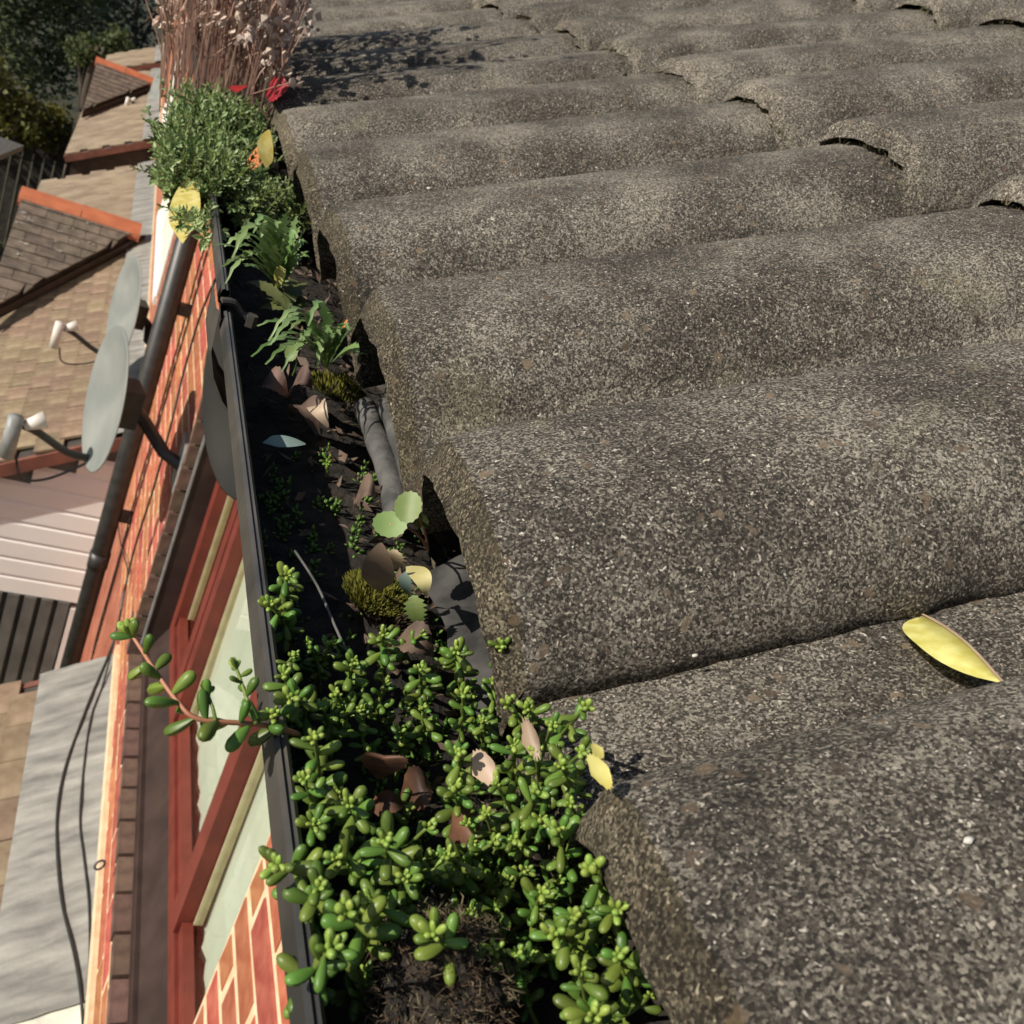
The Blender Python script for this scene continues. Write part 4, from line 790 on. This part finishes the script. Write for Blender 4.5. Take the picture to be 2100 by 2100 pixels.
        bk_ = MB().add([q(xr, 0, -.012), q(xl, 0, -.012), V((xl, yr+.5, zr-.35))+g0, V((xr, yr+.1, zr-.12))+g0], [(0, 3, 2, 1)]).build('far_slope', 'dtile', gp_)
        row = 0; t = .02
        while t < run:
            w_ = .165; x = xl+(0 if row % 2 else -.08)
            while x < xr:
                x0 = max(x, xl); lm = lambda tt: xr-(xr-xl)*min(1, tt/run)
                xa, xb = min(x+w_-.003, lm(t)), min(x+w_-.003, lm(t+.113))
                if xb-x0 > -.04 and xa-x0 > .02:
                    hh = rnd.uniform(0, .003); xb = max(xb, x0+.004); A4 = [q(x0, t, hh), q(xa, t, hh), q(xb, t+.113, hh+.008), q(x0, t+.113, hh+.008)]
                    MB().add(A4+[p+nv*.012 for p in A4], [(0, 3, 2, 1), (4, 5, 6, 7), (0, 1, 5, 4), (1, 2, 6, 5), (2, 3, 7, 6), (3, 0, 4, 7)]).build('roof_tile', 'dtile', dko)
                x += w_
            t += .105; row += 1
        MB().obox(q(xr, 0, -.01)+V((.02, -.03, -.01)), V((xl-xr, 0, 0))+dv*run*1.0+V((-.02, .0, 0)), (.02, .05, -.01), (0, 0, -.05)).build('valley_board', 'darkwood', gp_)
        half = (xr-xl)/2
        for k in range(2):
            b = MB(); rows = []
            for i in range(3): rows.append([V((xl-.02+half*1.02*(k+i/2)*1.0+(.004 if k else 0), yr-cos(pi*a/8)*.115, zr+sin(pi*a/8)*.075-.035+(.004 if (k, i) == (1, 0) else 0)))+g0 for a in range(9)])
            b.grid(rows); rows2 = [[p+V((0, 0, -.018)) for p in rw] for rw in rows]; b.grid([rw[::-1] for rw in rows2])
            for e in (0, 2):
                o3 = len(b.v); b.v += [tuple(p) for p in rows[e]]+[tuple(p) for p in rows2[e]]; b.f += [(o3+a, o3+a+1, o3+9+a+1, o3+9+a) for a in range(8)]
            b.build('ridge_tile', 'ridge', gp_, False)
        if True:
            rr = random.Random(len(gl_used)); lc = MB()
            for k in range(16):
                x = rr.uniform(xl+.02, xr-.2); t = rr.uniform(.05, run*.7*(xr-x)/(xr-xl)); p = q(x, t, .022)
                for s_ in range(6): a = p+V((rr.gauss(0, .012), rr.gauss(0, .008), 0)); lc.add([a+V((.008*cos(an), .006*sin(an), .0)) for an in (0, 1.2, 2.4, 3.6, 4.9)], [(0, 1, 2, 3, 4)])
            tag(lc.build('lichen', 'stone', gp_), kind='stuff')
    return th_
TLM = [MB().obox((0, 0, 0), tuple(LU*.125+LWn*.008), (0, .1605+.0008*k, 0), tuple(LWn*.0115)).mesh('roof_tile', 'ptile') for k in range(3)]
gable_label = ['small dark tiled gable with an orange ridge, the nearer of two', 'small dark tiled gable with an orange ridge, the farther of two']; gl_used = []
lean_to('near lean to roof of brown tiles with wide grey lead flashing below the window', -2.345, 1.0, 3.04, .97, 9, .24, pale=True)
lean_to('lean to with brown tiled roof and white boarded end wall beyond the black pipe', -2.12, 4.42, 9.9, .97, 7.1, .16, boards=True, gable=(7.42, -.45, .29, -2.06, R(16.5), 1.34))
lean_to('far lean to with a reddish verge beyond the dark gap', -2.12, 10.95, 15.6, .90, 0, .15, gable=(13.9, -.37, .29, -2.06, R(16.5), 1.3))
lean_to('farthest lean to roof under the trees', -2.12, 16.3, 18.0, .80, 0, .12)

# ================================================================== GARDEN: fence, shed roof, trees
fn = thing('garden_fence', 'dark upright board fence in the shade behind the lean to roofs', 'fence', (-1.2, 14.5, GZ))
for k in range(26): MB().box((-1.9+.125*k, rnd.uniform(-.01, .01), 0), (-1.9+.125*k+.105, .02+rnd.uniform(-.005, .005), 2.05+rnd.uniform(-.02, .02))).build('fence_board', 'fence', fn)
MB().box((-2, .022, 1.5), (1.3, .06, 1.58)).build('rail', 'fence', fn)
sh = thing('shed', 'flat grey felt roofed shed in the dark garden', 'shed', (-1.35, 10.6, GZ))
MB().obox((-.7, -.3, 2.38), (1.15, 0, -.05), (.15, .75, 0), (0, 0, .05)).build('roof', 'felt', sh); MB().box((-.65, -.2, 0), (.40, .40, 2.30)).build('wall', 'fence', sh)
def tree(name, label, base, crowns, n, m, leaf, seed, cat='tree'):
    r = random.Random(seed); base = V(base); t = thing(name, label, cat, base); top = V(crowns[0][0])-base
    b = MB().tube(crom([(0, 0, 0), top*.3+V((.1, .05, 0)), top*.7, top], 4), [.13*(1-.06*i) for i in range(13)], 8)
    for c, rad in crowns:
        c = V(c)-base
        for k in range(5): d = V((r.gauss(0, 1), r.gauss(0, 1), r.gauss(0, .7))).normalized()*rad*.8; b.tube([top*.55, (top*.5+c)/2, c+d*.5, c+d], [.05, .04, .025, .008], 5)
    b.build('trunk', 'bark', t, True); f = MB()
    for c, rad in crowns:
        c = V(c)-base; cl = [c+V((r.gauss(0, 1), r.gauss(0, 1), r.gauss(0, 1))).normalized()*rad*r.uniform(.45, 1) for k in range(26)]
        for k in range(n):
            q = r.choice(cl)+V((r.gauss(0, .2), r.gauss(0, .2), r.gauss(0, .16)))*rad; d = V((r.gauss(0, 1), r.gauss(0, 1), r.gauss(0, .6))).normalized(); l = r.uniform(*leaf); s_ = d.orthogonal().normalized(); s_.rotate(Q(d, r.uniform(0, 6))); s_ = s_*l*.3
            f.add([q, q+d*l*.5+s_, q+d*l, q+d*l*.5-s_], [(0, 1, 2, 3)])
    tag(f.build('crown', m, t), kind='stuff'); return t
tree('garden_tree', 'dark leafy tree filling the top left corner of the view', (-3.2, 22, GZ), [((-3.0, 22, -1.6), 1.5), ((-1.7, 22.5, -3.2), 1.2), ((-2.4, 21, -3.6), 1.1), ((-1.6, 23, -1.9), 1.3)], 2600, 'tree1', (.07, .17), 1)
tree('garden_tree', 'blue black evergreen tree behind the farthest lean to roof', (.2, 25, GZ), [((-.2, 25, -2.2), 1.4), ((-.7, 25.5, -3.4), 1.2), ((.5, 25, -1.0), 1.6), ((-.4, 26, -1.0), 1.4)], 2600, 'tree3', (.07, .15), 2)
tree('garden_shrub', 'yellow green sunlit shrub in front of the dark fence', (-1.55, 14.0, GZ), [((-1.45, 14.0, -2.75), .42), ((-1.05, 13.9, -3.0), .34), ((-1.9, 14.2, -2.8), .45), ((-.75, 14.2, -3.05), .28)], 900, 'tree2', (.04, .10), 3, 'shrub')
tree('garden_shrub', 'pale leaved shrub in sun beside the farthest lean to roof', (-.62, 19.2, GZ), [((-.55, 19.2, -2.65), .28), ((-.25, 19.3, -2.55), .25), ((-.75, 19.4, -2.8), .28)], 700, 'tree4', (.04, .09), 4, 'shrub')
tree('garden_shrub', 'dark shrub in the shaded lower left of the garden', (-1.6, 12.4, GZ), [((-1.55, 12.4, -4.0), .5), ((-1.2, 12.6, -4.3), .4)], 900, 'tree1', (.04, .1), 5, 'shrub')
